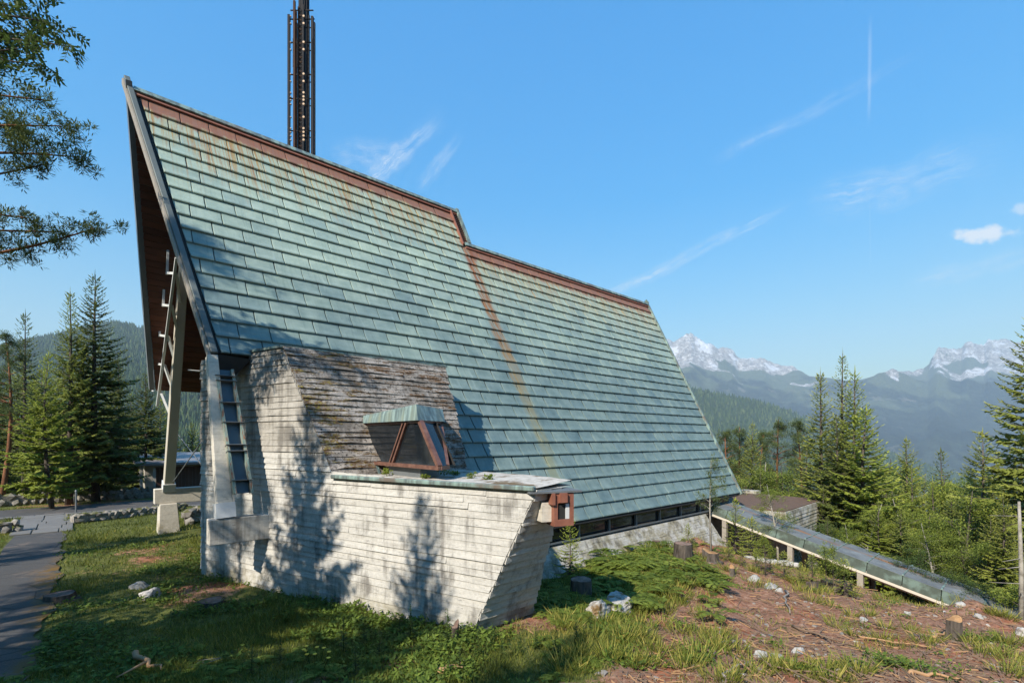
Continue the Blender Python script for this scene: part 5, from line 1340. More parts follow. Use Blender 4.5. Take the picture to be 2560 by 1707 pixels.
def broadleaf(H, seed, mat='leaves', Rad=1.6, nl=9, base=.22, size=.10, per=46, bark='bark', dens=1.0, stems=1):
    r = np.random.default_rng(seed); lf = Leaf(); wood = MB()
    for st in range(stems):
        b = r.normal(0, .05 * H, 2); o = r.normal(0, .12 * (stems > 1), 2)
        ax = lambda z: np.array([o[0] + b[0] * (z / H) ** 1.5, o[1] + b[1] * (z / H) ** 1.5, z])
        tr = H * .013 / math.sqrt(stems)
        wood.tube([ax(-.2 if k == 0 else k * H * .9 / 5) for k in range(6)], [tr * (1.1 - 1.0 * k / 5) for k in range(6)], 6)
        for k in range(max(4, nl // stems)):
            q = base + (1 - base) * (k + r.random()) / (nl / stems); q = min(q, .97); an = r.uniform(0, 6.28)
            prof = math.sin(min(1, (q - base) / (1 - base) * .9 + .12) * math.pi) ** .6
            L = Rad * prof * r.uniform(.6, 1.15); z = q * H * .82
            e_ = ax(z) + np.array([math.cos(an) * L, math.sin(an) * L, L * r.uniform(.35, .9)])
            pts = limb(wood, ax(z), e_, .010 + .010 * L, .004, r, .06)
            for p_ in [pts[2], pts[3], pts[4]] + [np.array(pts[int(r.integers(2, 5))]) + r.normal(0, .24 * Rad / 1.6, 3) for _ in range(5)]:
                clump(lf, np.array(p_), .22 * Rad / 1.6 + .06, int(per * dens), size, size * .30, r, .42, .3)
    return dict(H=H, crown=lf.mesh('crown', M[mat]), trunk=wood.mesh('trunk', M[bark], True, False))

ORD = ('first second third fourth fifth sixth seventh eighth ninth tenth eleventh twelfth thirteenth fourteenth fifteenth sixteenth seventeenth eighteenth nineteenth twentieth '
       'twenty-first twenty-second twenty-third twenty-fourth twenty-fifth twenty-sixth twenty-seventh twenty-eighth twenty-ninth thirtieth '
       'thirty-first thirty-second thirty-third thirty-fourth thirty-fifth thirty-sixth thirty-seventh thirty-eighth').split()
KIND_WORD = {}
def plant(proto, name, x, y, H, label, cat='tree', group=None, wide=1.0, rz=None, sink=0.0, z=None):
    s = H / proto['H']; z = gz(x, y) if z is None else z
    root = empty(name, (x, y, z - sink), random.uniform(0, 6.28) if rz is None else rz, label, cat, group)
    for part_ in ('trunk', 'crown'):
        o = bpy.data.objects.new(part_, proto[part_]); o.scale = (s * wide, s * wide, s); link(o, root)
    return root
def tree_at(proto, name, px, d, py_top, label, wide=1.0, group=None, cat='tree'):
    x, y = PX(px, d); z = gz(x, y); H = (HY - py_top) / F_PX * d - z
    return plant(proto, name, x, y, H, label, cat, group, wide)

SA_ = spruce(12, 2.5, 1, 'needles_dark'); SB_ = spruce(12, 1.9, 2, 'needles', droop=.4); SC_ = spruce(9, 2.3, 3, 'needles_light', base=.10, droop=.25)
SD_ = spruce(12, 2.9, 4, 'needles_dark', base=.03, droop=.7); SE_ = spruce(12, 2.3, 5, 'needles', base=.02, droop=.35)
YS1 = spruce(2.4, .75, 6, 'needles_light', base=.02, whorl=.13, droop=.2, twig=.55, dens=1.6); YS2 = spruce(1.6, .62, 7, 'needles', base=.02, whorl=.11, droop=.25, twig=.5, dens=1.6)
SF_ = spruce(11, 2.7, 51, 'needles', base=.05, droop=.95, whorl=.33); SG_ = spruce(10, 2.0, 52, 'needles_dark', base=.16, droop=.3, whorl=.36, dens=.8); SH_ = spruce(12, 2.2, 53, 'needles_light', base=.04, droop=.6, whorl=.3)
PA_ = pine(11, 8, .42, 1.8); PB_ = pine(12, 9, .5, 1.6)
LA_ = spruce(13, 1.9, 10, 'needles', base=.12, droop=.15, twig=.8)
BA_ = broadleaf(7, 11, 'leaves', 1.8, 20, .15, .085, 44); BB_ = broadleaf(5, 12, 'leaves_dark', 1.9, 18, .05, .085, 44, stems=3)
BC_ = broadleaf(8, 13, 'leaves', 1.5, 20, .25, .085, 40, bark='pale_bark'); BD_ = broadleaf(2.6, 14, 'leaves', .75, 12, .2, .07, 30, stems=2)
# --- left of the church
tree_at(SA_, 'spruce_tree', 240, 26.0, 688, 'tallest dark pointed spruce left of the church, beside the road', 1.12)
tree_at(SB_, 'spruce_tree', 172, 24.6, 728, 'tall yellowish spruce with thin top just left of the tallest dark spruce', 1.1)
tree_at(SG_, 'spruce_tree', 62, 31.0, 783, 'spruce with bare-looking top at the left edge behind the bright young spruce', 1.0)
tree_at(SC_, 'spruce_tree', 130, 22.6, 885, 'bright green young spruce with thin trunk nearest the road', 1.0)
tree_at(SD_, 'spruce_tree', 362, 31.0, 932, 'broad dark bushy spruce seen beside the pale strut, behind the outbuilding', 1.0)
tree_at(PA_, 'pine_tree', 2, 27.0, 838, 'reddish-trunked pine cut by the left edge of the view', 1.0)
tree_at(SH_, 'spruce_tree', 205, 29.0, 860, 'spruce with low branches between the two tall roadside spruces', 1.0)
tree_at(SA_, 'spruce_tree', 300, 33.0, 900, 'dark spruce behind the tallest spruce on its church side', 1.0)
for n_, (px, d, top) in enumerate(sorted(((30, 38, 930), (105, 40, 925), (160, 44, 900), (235, 42, 915), (275, 40, 960), (330, 46, 985), (60, 46, 900), (-60, 36, 880), (430, 48, 1040), (478, 46, 1058), (400, 44, 1000), (-20, 42, 900), (130, 36, 990), (210, 36, 1000)))):
    tree_at(random.choice((SA_, SF_, SG_)), 'spruce_tree', px, d, top, ORD[n_] + ' from the left of the dim spruces in the shaded wood behind the stone wall', 1.25, 'background spruces behind the stone wall')
for n_, px in enumerate((-30, 15, 60, 100, 150, 195, 245, 290, 325)):
    tree_at(BB_, 'bush', px, 37 + random.uniform(-.5, 1.5), 1150 + random.uniform(-25, 25), ORD[n_] + ' from the left of the dark leafy bushes behind the stone wall', 1.2, 'understorey bushes behind the stone wall', 'bush')
# --- right of the church
for (px, d, top, pr, lb_) in ((1818, 36, 1082, PA_, 'leftmost slim pine with orange trunk beyond the church end'), (1848, 38, 1066, PB_, 'pine with bare orange trunk behind the lighter young spruce'),
                              (1884, 33, 1058, SE_, 'light green pointed spruce among the orange-trunked pines'), (1948, 36, 1048, PB_, 'tallest orange-trunked pine left of the big spruce cluster'),
                              (1985, 35, 1058, PA_, 'bushy-topped pine touching the left side of the big spruce cluster'), (1915, 40, 1085, PA_, 'hazy pine in the gap between the two pine groups')):
    tree_at(pr, 'pine_tree' if pr is not SE_ else 'spruce_tree', px, d, top, lb_)
tree_at(SB_, 'spruce_tree', 2048, 27, 930, 'slender pointed spruce on the left of the central right-hand cluster', 1.15)
tree_at(LA_, 'larch_tree', 2112, 28.5, 882, 'tall feathery larch crowning the central right-hand cluster', 1.1)
tree_at(SH_, 'spruce_tree', 2140, 26.5, 925, 'spruce standing close against the tall feathery larch', 1.15)
tree_at(SC_, 'spruce_tree', 2185, 23.5, 1020, 'bright broad spruce in front of the tall feathery larch', 1.35)
tree_at(SD_, 'spruce_tree', 2090, 24.5, 1040, 'dense dark spruce at the foot of the central right-hand cluster', 1.15)
tree_at(SF_, 'spruce_tree', 2262, 30, 1098, 'lower spruce on the valley side of the central cluster', 1.1)
tree_at(SF_, 'spruce_tree', 2582, 19.5, 792, 'very large dark spruce cut by the right edge of the view', 1.05)
tree_at(SE_, 'spruce_tree', 2500, 17.0, 1235, 'yellow-green spruce below the very large dark spruce', 1.2)
tree_at(SF_, 'spruce_tree', 2460, 27.0, 1080, 'dark spruce half hidden behind the very large right-hand spruce', 1.2)
for (px, d, top, pr, lb_) in ((2330, 27, 1140, BA_, 'round-crowned deciduous tree in the middle of the right-hand thicket'), (2395, 29, 1118, BC_, 'leafy deciduous tree left of the very large right-hand spruce'),
                              (2290, 22, 1215, BC_, 'pale-stemmed leafy tree above the lower run of the walkway'), (2405, 20.5, 1190, BA_, 'grey-green leafy tree beside the very large right-hand spruce'),
                              (2230, 24, 1190, BA_, 'leafy tree right of the bright broad spruce'), (2345, 18.5, 1290, BC_, 'bushy leafy tree standing right behind the walkway'),
                              (2460, 17.5, 1310, BA_, 'low leafy tree behind the lower end of the walkway'), (2150, 22, 1230, BC_, 'small leafy tree under the bright broad spruce'),
                              (1946, 19.3, 1192, BC_, 'small round deciduous tree in front of the concrete annex')):
    tree_at(pr, 'deciduous_tree', px, d, top, lb_, 1.15)
for n_, (px, d, top) in enumerate(sorted(((1760, 44, 1110), (1795, 46, 1105), (1870, 45, 1100), (2010, 44, 1095), (2200, 40, 1110), (2300, 44, 1150), (2390, 40, 1160), (2480, 42, 1130), (2550, 36, 1100), (2640, 30, 1050), (2050, 33, 1100), (1900, 30, 1180), (1990, 28, 1190), (2060, 24, 1220), (2420, 26, 1180), (2520, 24, 1200), (1775, 30, 1150), (1838, 28, 1160), (1905, 32, 1120), (1965, 30, 1130), (2018, 30, 1110), (2240, 32, 1120), (2350, 34, 1125), (2225, 28, 1130), (2275, 26, 1165), (2330, 24, 1200), (2375, 23, 1225), (2440, 22, 1230), (2195, 21, 1250), (2255, 20.5, 1270), (2310, 21, 1260), (2365, 20, 1290), (2420, 19, 1300), (2480, 19, 1290), (2130, 20, 1290), (2070, 21, 1290), (2545, 18, 1320)))):
    pk = random.choice((SH_, SF_, SG_, BC_, BA_, BA_)); tree_at(pk, 'woodland_tree', px, d, top, ('leafy' if pk in (BC_, BA_) else 'needled') + ' thicket tree, ' + ORD[n_] + ' from the church along the slope beyond the walkway', 1.2, 'thicket trees beyond the walkway')
for n_, (px, d, top) in enumerate(sorted(((2010, 20.5, 1330), (2100, 19, 1330), (2180, 18, 1370), (2260, 17, 1385), (2380, 16, 1420), (2440, 15.5, 1440), (2520, 15.5, 1450), (2570, 14.5, 1420), (2050, 23, 1290), (2300, 19, 1350)))):
    tree_at(random.choice((BB_, BD_)), 'bush', px, d, top, ORD[n_] + ' from the church of the green bushes beyond the walkway', 1.3, 'bushes along the far side of the walkway', 'bush')
# --- saplings on the clearing
def sapling(pr, name, px, py, h, lb_, wide=1.0, cat='sapling', group=None):
    x, y, z = gpix(px, py); plant(pr, name, x, y, h, lb_, cat, group, wide)
def thin_pine(H, seed):
    r = np.random.default_rng(seed); lf = Leaf(); wood = MB(); wood.tube([(0, 0, -.2), (.04, .02, H * .5), (0, .05, H)], [.034, .024, .008], 6)
    for k in range(13):
        z = H * (.42 + .58 * k / 13); an = r.uniform(0, 6.28); L = .55 * (1 - k / 15) + .12
        pts = limb(wood, (0.03, .02, z), (math.cos(an) * L, math.sin(an) * L, z + L * .25), .008, .003, r, .03)
        for p_ in pts[2:] + [pts[3] + r.normal(0, .1, 3), pts[4] + r.normal(0, .1, 3)]: clump(lf, np.array(p_), .07, 34, .095, .007, r, .5, .4)
    return dict(H=H, crown=lf.mesh('crown', M['pine_needles']), trunk=wood.mesh('trunk', M['pale_bark'], True, False))
PS_ = thin_pine(3.0, 15)
sapling(PS_, 'pine_sapling', 1778, 1388, 3.0, 'thin young pine with bare stem in front of the church corner', 1.0)
sapling(YS1, 'spruce_sapling', 1665, 1352, .95, 'small bushy spruce in front of the plinth beside the tall stump', 1.1)
sapling(YS1, 'spruce_sapling', 1838, 1385, 1.9, 'young spruce beside the upper end of the walkway', 1.0)
sapling(YS2, 'spruce_sapling', 1880, 1395, 1.4, 'shorter young spruce next to the walkway opening', 1.2)
sapling(YS1, 'spruce_sapling', 1425, 1452, 1.75, 'young spruce with long leader between the prow and the plinth', 1.0)
sapling(YS2, 'spruce_sapling', 1720, 1372, .8, 'tiny spruce just right of the tall grey stump', 1.2)
sapling(YS2, 'spruce_sapling', 1560, 1352, .55, 'tiny spruce against the middle of the plinth', 1.2)
sapling(BD_, 'leafy_sapling', 1915, 1440, 1.3, 'thin leafy sapling in front of the walkway', .8)
sapling(BD_, 'leafy_sapling', 2070, 1480, 1.5, 'straggly leafy sapling beside the fresh orange stump', .9)
sapling(YS2, 'spruce_sapling', 2030, 1470, 1.0, 'low spruce left of the fresh orange stump', 1.3)
sapling(YS2, 'spruce_sapling', 2110, 1490, 1.1, 'low spruce right of the fresh orange stump', 1.3)
sapling(YS2, 'spruce_sapling', 1960, 1445, .8, 'low spruce on the crest below the white stones', 1.5)
for n_, (px, py, h) in enumerate(((1822, 1400, .6), (1855, 1415, .6), (1890, 1425, .7), (1925, 1430, .55), (2000, 1458, .6))):
    sapling(YS2, 'spruce_sapling', px, py, h, ORD[n_] + ' from the church of the scrubby spruce seedlings along the crest', 1.1, group='scrubby seedlings along the crest')
x, y = PX(2553, 12.6); z = gz(x, y); m2 = MB(); rr_ = np.random.default_rng(5)
m2.tube([(x, y, z - .2), (x + .03, y, z + 1.6), (x - .02, y + .04, z + 3.4)], [.06, .05, .03], 7)
for k in range(12):
    an = rr_.uniform(0, 6.28); zz_ = z + .6 + k * .22; m2.tube([(x, y, zz_), (x + math.cos(an) * .6, y + math.sin(an) * .6, zz_ - .06)], [.012, .003], 4, cap=False)
tag(m2.build('dead_tree', M['pale_bark'], None, True, fix=False), 'pale bare-twigged trunk at the right edge beside the walkway end', 'tree')

# --- trees outside the frame whose shadows and branches reach into it
def shadow_tree(proto, target, tdist, label, wide=1.0, name='spruce_tree'):
    """Stand a tree so that its tip's shadow falls on the target point."""
    tp = np.array(target, float) - tdist * np.array([1.04, .30, -.83]); z = gz(tp[0], tp[1])
    return plant(proto, name, tp[0], tp[1], tp[2] - z, label, 'tree', None, wide)
shadow_tree(SE_, WP(782, 1030), 9.5, 'spruce behind the viewpoint that throws the broad shadow column on the concrete wall', 1.5)
shadow_tree(SE_, WP(1075, 1255), 9.0, 'spruce behind the viewpoint that throws the pointed shadow near the prow', 1.35)
shadow_tree(PB_, RP(520, 600), 9.0, 'pine behind the path that dapples the roof corner and upper wall', 1.0, 'pine_tree')
shadow_tree(SE_, gpix(1050, 1625), 8.5, 'spruce behind the viewpoint that shades the grass below the wall', 1.0)
shadow_tree(PA_, WP(600, 1010), 10.5, 'pine behind the path that dapples the left part of the concrete wall', .9, 'pine_tree')
shadow_tree(SE_, gpix(1480, 1600), 10.0, 'spruce behind the viewpoint that shades the bottom of the clearing', 1.5)
shadow_tree(PB_, (1.0, 9.0, -.9), 10.0, 'pine behind the viewpoint that shades the grass beside the path', 1.0, 'pine_tree')
shadow_tree(PA_, (2.0, 14.6, -.2), 12.0, 'pine behind the path that dapples the lawn under the gable', .8, 'pine_tree')
shadow_tree(PB_, (-.8, 19.5, -.6), 10.0, 'pine beyond the path that stripes the asphalt with shade', 1.0, 'pine_tree')
k = 0  # unseen spruces added behind the viewpoint to cut the sky fill
for (x, y, h) in ([(-24 - 4 * math.sin(q * 2.1), -12 + q * 5.2, 12 + 2 * math.sin(q * 1.7)) for q in range(9)] + [(-18 + q * 5.0, -13 - 2.5 * math.sin(q * 1.9), 12 + 2.5 * math.sin(q * 1.3)) for q in range(10)]):
    plant((SD_, SE_, SA_)[k % 3], 'spruce_tree', x, y, h, 'spruce added to the unseen wood behind the viewpoint to block sky light', 'tree', 'wood behind the viewpoint', 1.3); k += 1
# big pine whose limbs hang into the upper left
r = np.random.default_rng(40); wood = MB(); lf = Leaf()
tx, ty = PX(-420, 10.5); tz = gz(tx, ty)
trunk_p = [np.array([tx, ty, tz - .3]), np.array([tx + .1, ty, tz + 4]), np.array([tx - .05, ty + .1, tz + 8]), np.array([tx, ty, tz + 11.5])]
wood.tube(trunk_p, [.26, .22, .15, .05], 9)
for (px, py, d, zo, n) in ((105, 250, 10.4, 1.4, 7), (150, 315, 10.2, 1.0, 9), (188, 392, 10.0, .6, 9), (120, 410, 10.6, .4, 6), (235, 572, 10.0, .3, 9), (150, 580, 10.8, .2, 5), (70, 545, 10.4, .2, 5), (40, 330, 10.8, .7, 6), (-150, 150, 11, 1, 8), (-200, 420, 9, .5, 8)):
    e_ = at(px, py, d); a_ = np.array([tx, ty, e_[2] + zo * .3 - .4])
    pts = limb(wood, a_, e_, .07, .012, r, .03, 9)
    for k, p_ in enumerate(pts[3:]):
        for j in range(n // 2 + 1):
            q = np.array(p_) + r.normal(0, 1, 3) * np.array([.30, .30, .10]) * (1.0 - .09 * k); wood.tube([p_, q], [.008, .003], 3, cap=False)
            for jj in range(4): clump(lf, q + r.normal(0, .10, 3), .10, 38, .11, .010, r, .45, .45)
big = empty('pine_tree', (tx, ty, tz), 0, 'large pine outside the left edge whose needled limbs hang into the sky', 'tree')
hang(obj('trunk', wood.mesh('trunk', M['pine_bark'], True, False)), big); hang(obj('crown', lf.mesh('crown', M['pine_needles'])), big)
# ash with hanging leaves in the top left corner
wood = MB(); lf = Leaf(); tx, ty = PX(-560, 6.6); tz = gz(tx, ty)
wood.tube([(tx, ty, tz - .3), (tx + .1, ty, tz + 3.5), (tx, ty + .1, tz + 8)], [.20, .16, .08], 9)
for (px, py, d, n) in ((182, 118, 6.8, 5), (140, 60, 7.0, 7), (105, 165, 6.7, 5), (55, 120, 6.6, 7), (50, 20, 7.0, 12), (110, -30, 7.2, 10), (0, 150, 6.6, 4), (-40, 60, 6.8, 12), (0, 90, 7.3, 12), (-150, -60, 7, 12), (30, -90, 7, 10), (-200, 120, 6.4, 12), (85, 95, 7.2, 6)):
    e_ = at(px, py, d); a_ = np.array([tx, ty, e_[2] - .9]) if px > -160 else np.array([tx, ty, e_[2] - 1.2])
    pts = limb(wood, a_, e_, .05, .006, r, .10, 9)
    for k, p_ in enumerate(pts[4:]):
        for j in range(int(n * 1.7)):
            q = np.array(p_) + np.clip(r.normal(0, 1, 3), -1.3, 1.3) * np.array([.26, .26, .17]) * (1 - .14 * k); dr = norm(r.normal(0, 1, 3) + np.array([0, 0, -.8])); L = .24
            s = np.linspace(.1, 1, 5)[:, None]; st = q + dr * s * L; sd = norm(np.cross(dr, r.normal(0, 1, 3)))
            for sg in (-1, 1):
                tp = st + norm(sd * sg + dr * .7) * .088; lf.add(*kites(st, tp, np.full(5, .018), .2, np.clip(np.full(5, .35 + .3 * r.random()) + r.normal(0, .12, 5), 0, 1), r))
            wood.tube([q, q + dr * L], [.003, .002], 3, cap=False)
ash = empty('ash_tree', (tx, ty, tz), 0, 'ash tree whose leafy twigs hang into the top left corner', 'tree')
hang(obj('trunk', wood.mesh('trunk', M['bark'], True, False)), ash); hang(obj('crown', lf.mesh('crown', M['leaves_dark'])), ash)  # darker leaf colour stands in for the shade on this crown

# ------------------------------------------------------------------ ground cover
def seen(x, y, z, margin=60):
    d = x * FW[0] + y * FW[1]; px = CX + F_PX * (x * RT[0] + y * RT[1]) / d; py = HY - F_PX * z / d
    return (d > 3) & (px > -margin) & (px < 2560 + margin) & (py < 1707 + 2.5 * margin)
def scatter(n, seed, weight, dmax=26.0, dmin=4.8, pw=1.0):
    """Points on the ground, denser near the viewer, thinned by weight(x, y)."""
    r = np.random.default_rng(seed); out = []
    tot = 0
    while tot < n:
        m = n * 3; d = dmin * (dmax / dmin) ** (r.random(m) ** pw); k_ = r.uniform(-1.45, 1.25, m)
        x = (CA + SA * k_) * d; y = (SA - CA * k_) * d
        ok = r.random(m) < weight(x, y)
        on_path = (x > -1.7) & (x < -.42) & (y > 9) & (y < 28); on_path |= (y > 28) & (y < 32.5)
        # not inside the concrete or the plinth
        tw_ = (x - W0[0]) * TWv[0] + (y - W0[1]) * TWv[1]; nw_ = (x - W0[0]) * NWv[0] + (y - W0[1]) * NWv[1]
        inside = (nw_ < .03) & (tw_ > -.05) & (x < 6.2 + .34 * (y - 6.1)) & (y > 6.0 - .0); inside |= (y > 8.9) & (x > 5) & (x < 23)
        ok &= ~on_path & ~inside
        out.append(np.stack([x[ok], y[ok]], 1)); tot += int(ok.sum())
    P_ = np.vstack(out)[:n]; return P_[:, 0], P_[:, 1], ground_np(P_[:, 0], P_[:, 1])
def patch(x, y, s, seed): return fbm(x * s, y * s, seed, 3)
def stuff(lf, name, mat, label, cat):
    return tag(obj(name, lf.mesh(name, M[mat])), label, cat, kind='stuff')
r = np.random.default_rng(77)
# grass
lf = Leaf()
def w_grass(x, y): return np.clip((1.05 - duff_np(x, y) * 1.25) * (.55 + .6 * patch(x, y, .9, 3)) + .10 * (patch(x, y, 2.0, 8) > .25), 0.0, 1)
x, y, z = scatter(145000, 1, w_grass)
far_ = np.clip((x * FW[0] + y * FW[1]) / 9, .8, 2.2)
h = r.uniform(.04, .13, len(x)) * np.where((x < 2.6) & (y > 9.5), .55, 1.0) * (1 + .8 * (patch(x, y, 1.3, 5) > .15)) * np.clip(far_, .8, 1.4)
an = r.uniform(0, 6.28, len(x)); ln = r.uniform(.15, .9, len(x)) * h
b_ = np.stack([x, y, z - .01], 1); tp = b_ + np.stack([np.cos(an) * ln, np.sin(an) * ln, h], 1)
dry = np.clip(.35 + .3 * patch(x, y, 1.1, 12) + r.normal(0, .2, len(x)) + .35 * duff_np(x, y), 0, 1)
lf.add(*kites(b_, tp, .0045 * far_ * r.uniform(.7, 1.4, len(x)), .3, dry, r))
stuff(lf, 'grass', 'grass_blades', 'short meadow grass growing round the church and over the clearing', 'grass')
# long tussocks on the clearing
lf = Leaf()
for k in range(330):
    while True:
        px = r.uniform(1380, 2560); py = r.uniform(1380, 1705)
        if k > 170: px, py = r.normal(1600, 110), r.normal(1450, 55)
        gx_, gy_, gz_ = gpix(px, py)
        if (k > 170 and gy_ < 8.6 and 1360 < px < 1850) or (k <= 170 and patch(np.array([gx_]), np.array([gy_]), .8, 17)[0] > -.05): break
    n = int(r.integers(30, 90)); a_ = r.uniform(0, 6.28, n); rr2 = r.random(n) ** .5 * r.uniform(.08, .26); h = r.uniform(.08, .26, n)
    x = gx_ + np.cos(a_) * rr2; y = gy_ + np.sin(a_) * rr2; b_ = np.stack([x, y, ground_np(x, y) - .01], 1); ln = h * r.uniform(.3, 1.2, n)
    tp = b_ + np.stack([np.cos(a_) * ln, np.sin(a_) * ln, h], 1)
    lf.add(*kites(b_, tp, np.full(n, .007), .3, np.clip(r.normal(.62, .18, n), 0, 1), r))
stuff(lf, 'grass', 'grass_blades', 'yellow-green grass tussocks scattered on the brown clearing', 'grass')
# broad-leaved herbs
lf = Leaf()
def w_herb(x, y): return np.clip((1.0 - duff_np(x, y) * 1.1) * np.clip(patch(x, y, 1.2, 31) * 1.6 + .28, 0, 1) * (.25 + .75 * (x > 1.0)), 0, 1)
x, y, z = scatter(8600, 2, w_herb, 15.0)
for k in range(4):
    an = r.uniform(0, 6.28, len(x)); h = r.uniform(.015, .10, len(x)) * (1 + .5 * (patch(x, y, .8, 33) > .2)); o_ = r.normal(0, .05, (len(x), 2)); L = r.uniform(.04, .095, len(x))
    b_ = np.stack([x + o_[:, 0], y + o_[:, 1], z + h], 1); tp = b_ + np.stack([np.cos(an) * L, np.sin(an) * L, r.normal(.008, .03, len(x))], 1)
    lf.add(*kites(b_, tp, L * r.uniform(.20, .36, len(x)), .2, np.clip(r.normal(.45, .2, len(x)) + .8 * h, 0, 1), r))
stuff(lf, 'undergrowth', 'herb_leaves', 'low broad-leaved weeds covering the shaded foreground and the bank', 'weeds')
# ferns
def fern(lf, x, y, z, s, n):
    for k in range(n):
        an = r.uniform(0, 6.28); L = s * r.uniform(.6, 1.1); st = np.linspace(.12, 1, 15)
        ax_ = np.stack([np.cos(an) * L * st, np.sin(an) * L * st, L * (.85 * st - .75 * st ** 2)], 1) + np.array([x, y, z]); tg = norm(np.gradient(ax_, axis=0)); sd = norm(np.cross(tg, [[0, 0, 1.0]]))
        w = L * .26 * np.sin(np.clip(st, 0, 1) * 2.9) ** .8 + .01; sh = np.clip(r.normal(.5, .24) + .25 * st, 0, 1)
        for sg in (-1, 1):
            tp = ax_ + (sd * sg + tg * .35 + np.array([[0, 0, -.12]])) * w[:, None]; lf.add(*kites(ax_, tp, w * .13 + .004, .15, sh, r))
lf = Leaf()
for k in range(170):
    while True:
        px, py = r.normal(1590, 105), r.normal(1425, 48)
        if 1395 < px < 1800 and 1350 < py < 1560: break
    gx_, gy_, gz_ = gpix(px, py); fern(lf, gx_, gy_, gz_ + r.uniform(.0, .16), r.uniform(.24, .62), 7)
for k in range(110):
    while True:
        px, py = r.normal(1440, 55), r.normal(1470, 45)
        if 1340 < px < 1560 and 1385 < py < 1560: break
    gx_, gy_, gz_ = gpix(px, py)
    if gy_ > 8.7: continue
    fern(lf, gx_, gy_, gz_ + .02, r.uniform(.22, .5), 7)
for k in range(70):
    px, py = r.uniform(60, 1500), r.uniform(1600, 1707); gx_, gy_, gz_ = gpix(px, py); fern(lf, gx_, gy_, gz_ + .01, r.uniform(.14, .28), 6)
stuff(lf, 'ferns', 'fern_leaves', 'bright green bracken bed between the plinth and the clearing', 'ferns')
# twigs and wood litter
sticks = MB()
simple('dead_wood', (0.21, 0.135, 0.085), .9, .5, 6.0); simple('cut_wood', (0.42, 0.24, 0.115), .8, .3, 6.0); simple('grey_wood', (0.25, 0.215, 0.18), .9, .35, 6.0)
xs, ys, zs = scatter(4200, 5, lambda a, b: np.clip(duff_np(a, b) * 1.1 - .35, 0, 1) * (a > 3), 17.0)
for k in range(len(xs)):
    an = r.uniform(0, 6.28); L = r.uniform(.06, .32) * (1 + (r.random() < .12) * 1.6); w = .006 + .008 * r.random(); z1_ = gz(xs[k] + math.cos(an) * L, ys[k] + math.sin(an) * L) if k % 3 == 0 else zs[k]
    sticks.bar((xs[k], ys[k], zs[k] + .012), (xs[k] + math.cos(an) * L, ys[k] + math.sin(an) * L, z1_ + .015 + r.uniform(0, .03)), w, w, mi=int(r.random() < .3))
tag(sticks.build('twig_litter', [M['dead_wood'], M['cut_wood']], None, fix=False), 'broken twigs and bark littering the brown clearing', 'debris', kind='stuff')

# soil clods and bark chunks
xs, ys, zs = scatter(2200, 9, lambda a, b: np.clip(duff_np(a, b) * 1.1 - .3, 0, 1) * (a > 3), 17.0)
base8 = np.array([(x_, y_, z_) for x_ in (-1, 1) for y_ in (-1, 1) for z_ in (-1, 1)], float); n_c = len(xs)
sz = r.uniform(.008, .035, (n_c, 1, 1)) * np.array([[[1.3, 1.0, .6]]]); V = base8[None] * sz * r.uniform(.5, 1.3, (n_c, 8, 3)); an = r.uniform(0, 6.28, n_c); ca_, sa_ = np.cos(an)[:, None], np.sin(an)[:, None]
V = np.stack([V[..., 0] * ca_ - V[..., 1] * sa_ + xs[:, None], V[..., 0] * sa_ + V[..., 1] * ca_ + ys[:, None], V[..., 2] + zs[:, None] + .006], 2)
fq = np.array([(0, 1, 3, 2), (4, 6, 7, 5), (0, 4, 5, 1), (2, 3, 7, 6), (0, 2, 6, 4), (1, 5, 7, 3)]); Fc = (fq[None] + (np.arange(n_c) * 8)[:, None, None]).reshape(-1, 4)
simple('soil_clod', (0.17, 0.095, 0.06), .95, .5, 9.0)
tag(obj('soil_clods', mesh_np('soil_clods', V.reshape(-1, 3), Fc, [M['soil_clod'], M['grey_wood']], mi=(np.repeat(r.random(n_c) < .25, 6)).astype(int))), 'reddish soil clods and bark chips strewn over the clearing', 'debris', kind='stuff')

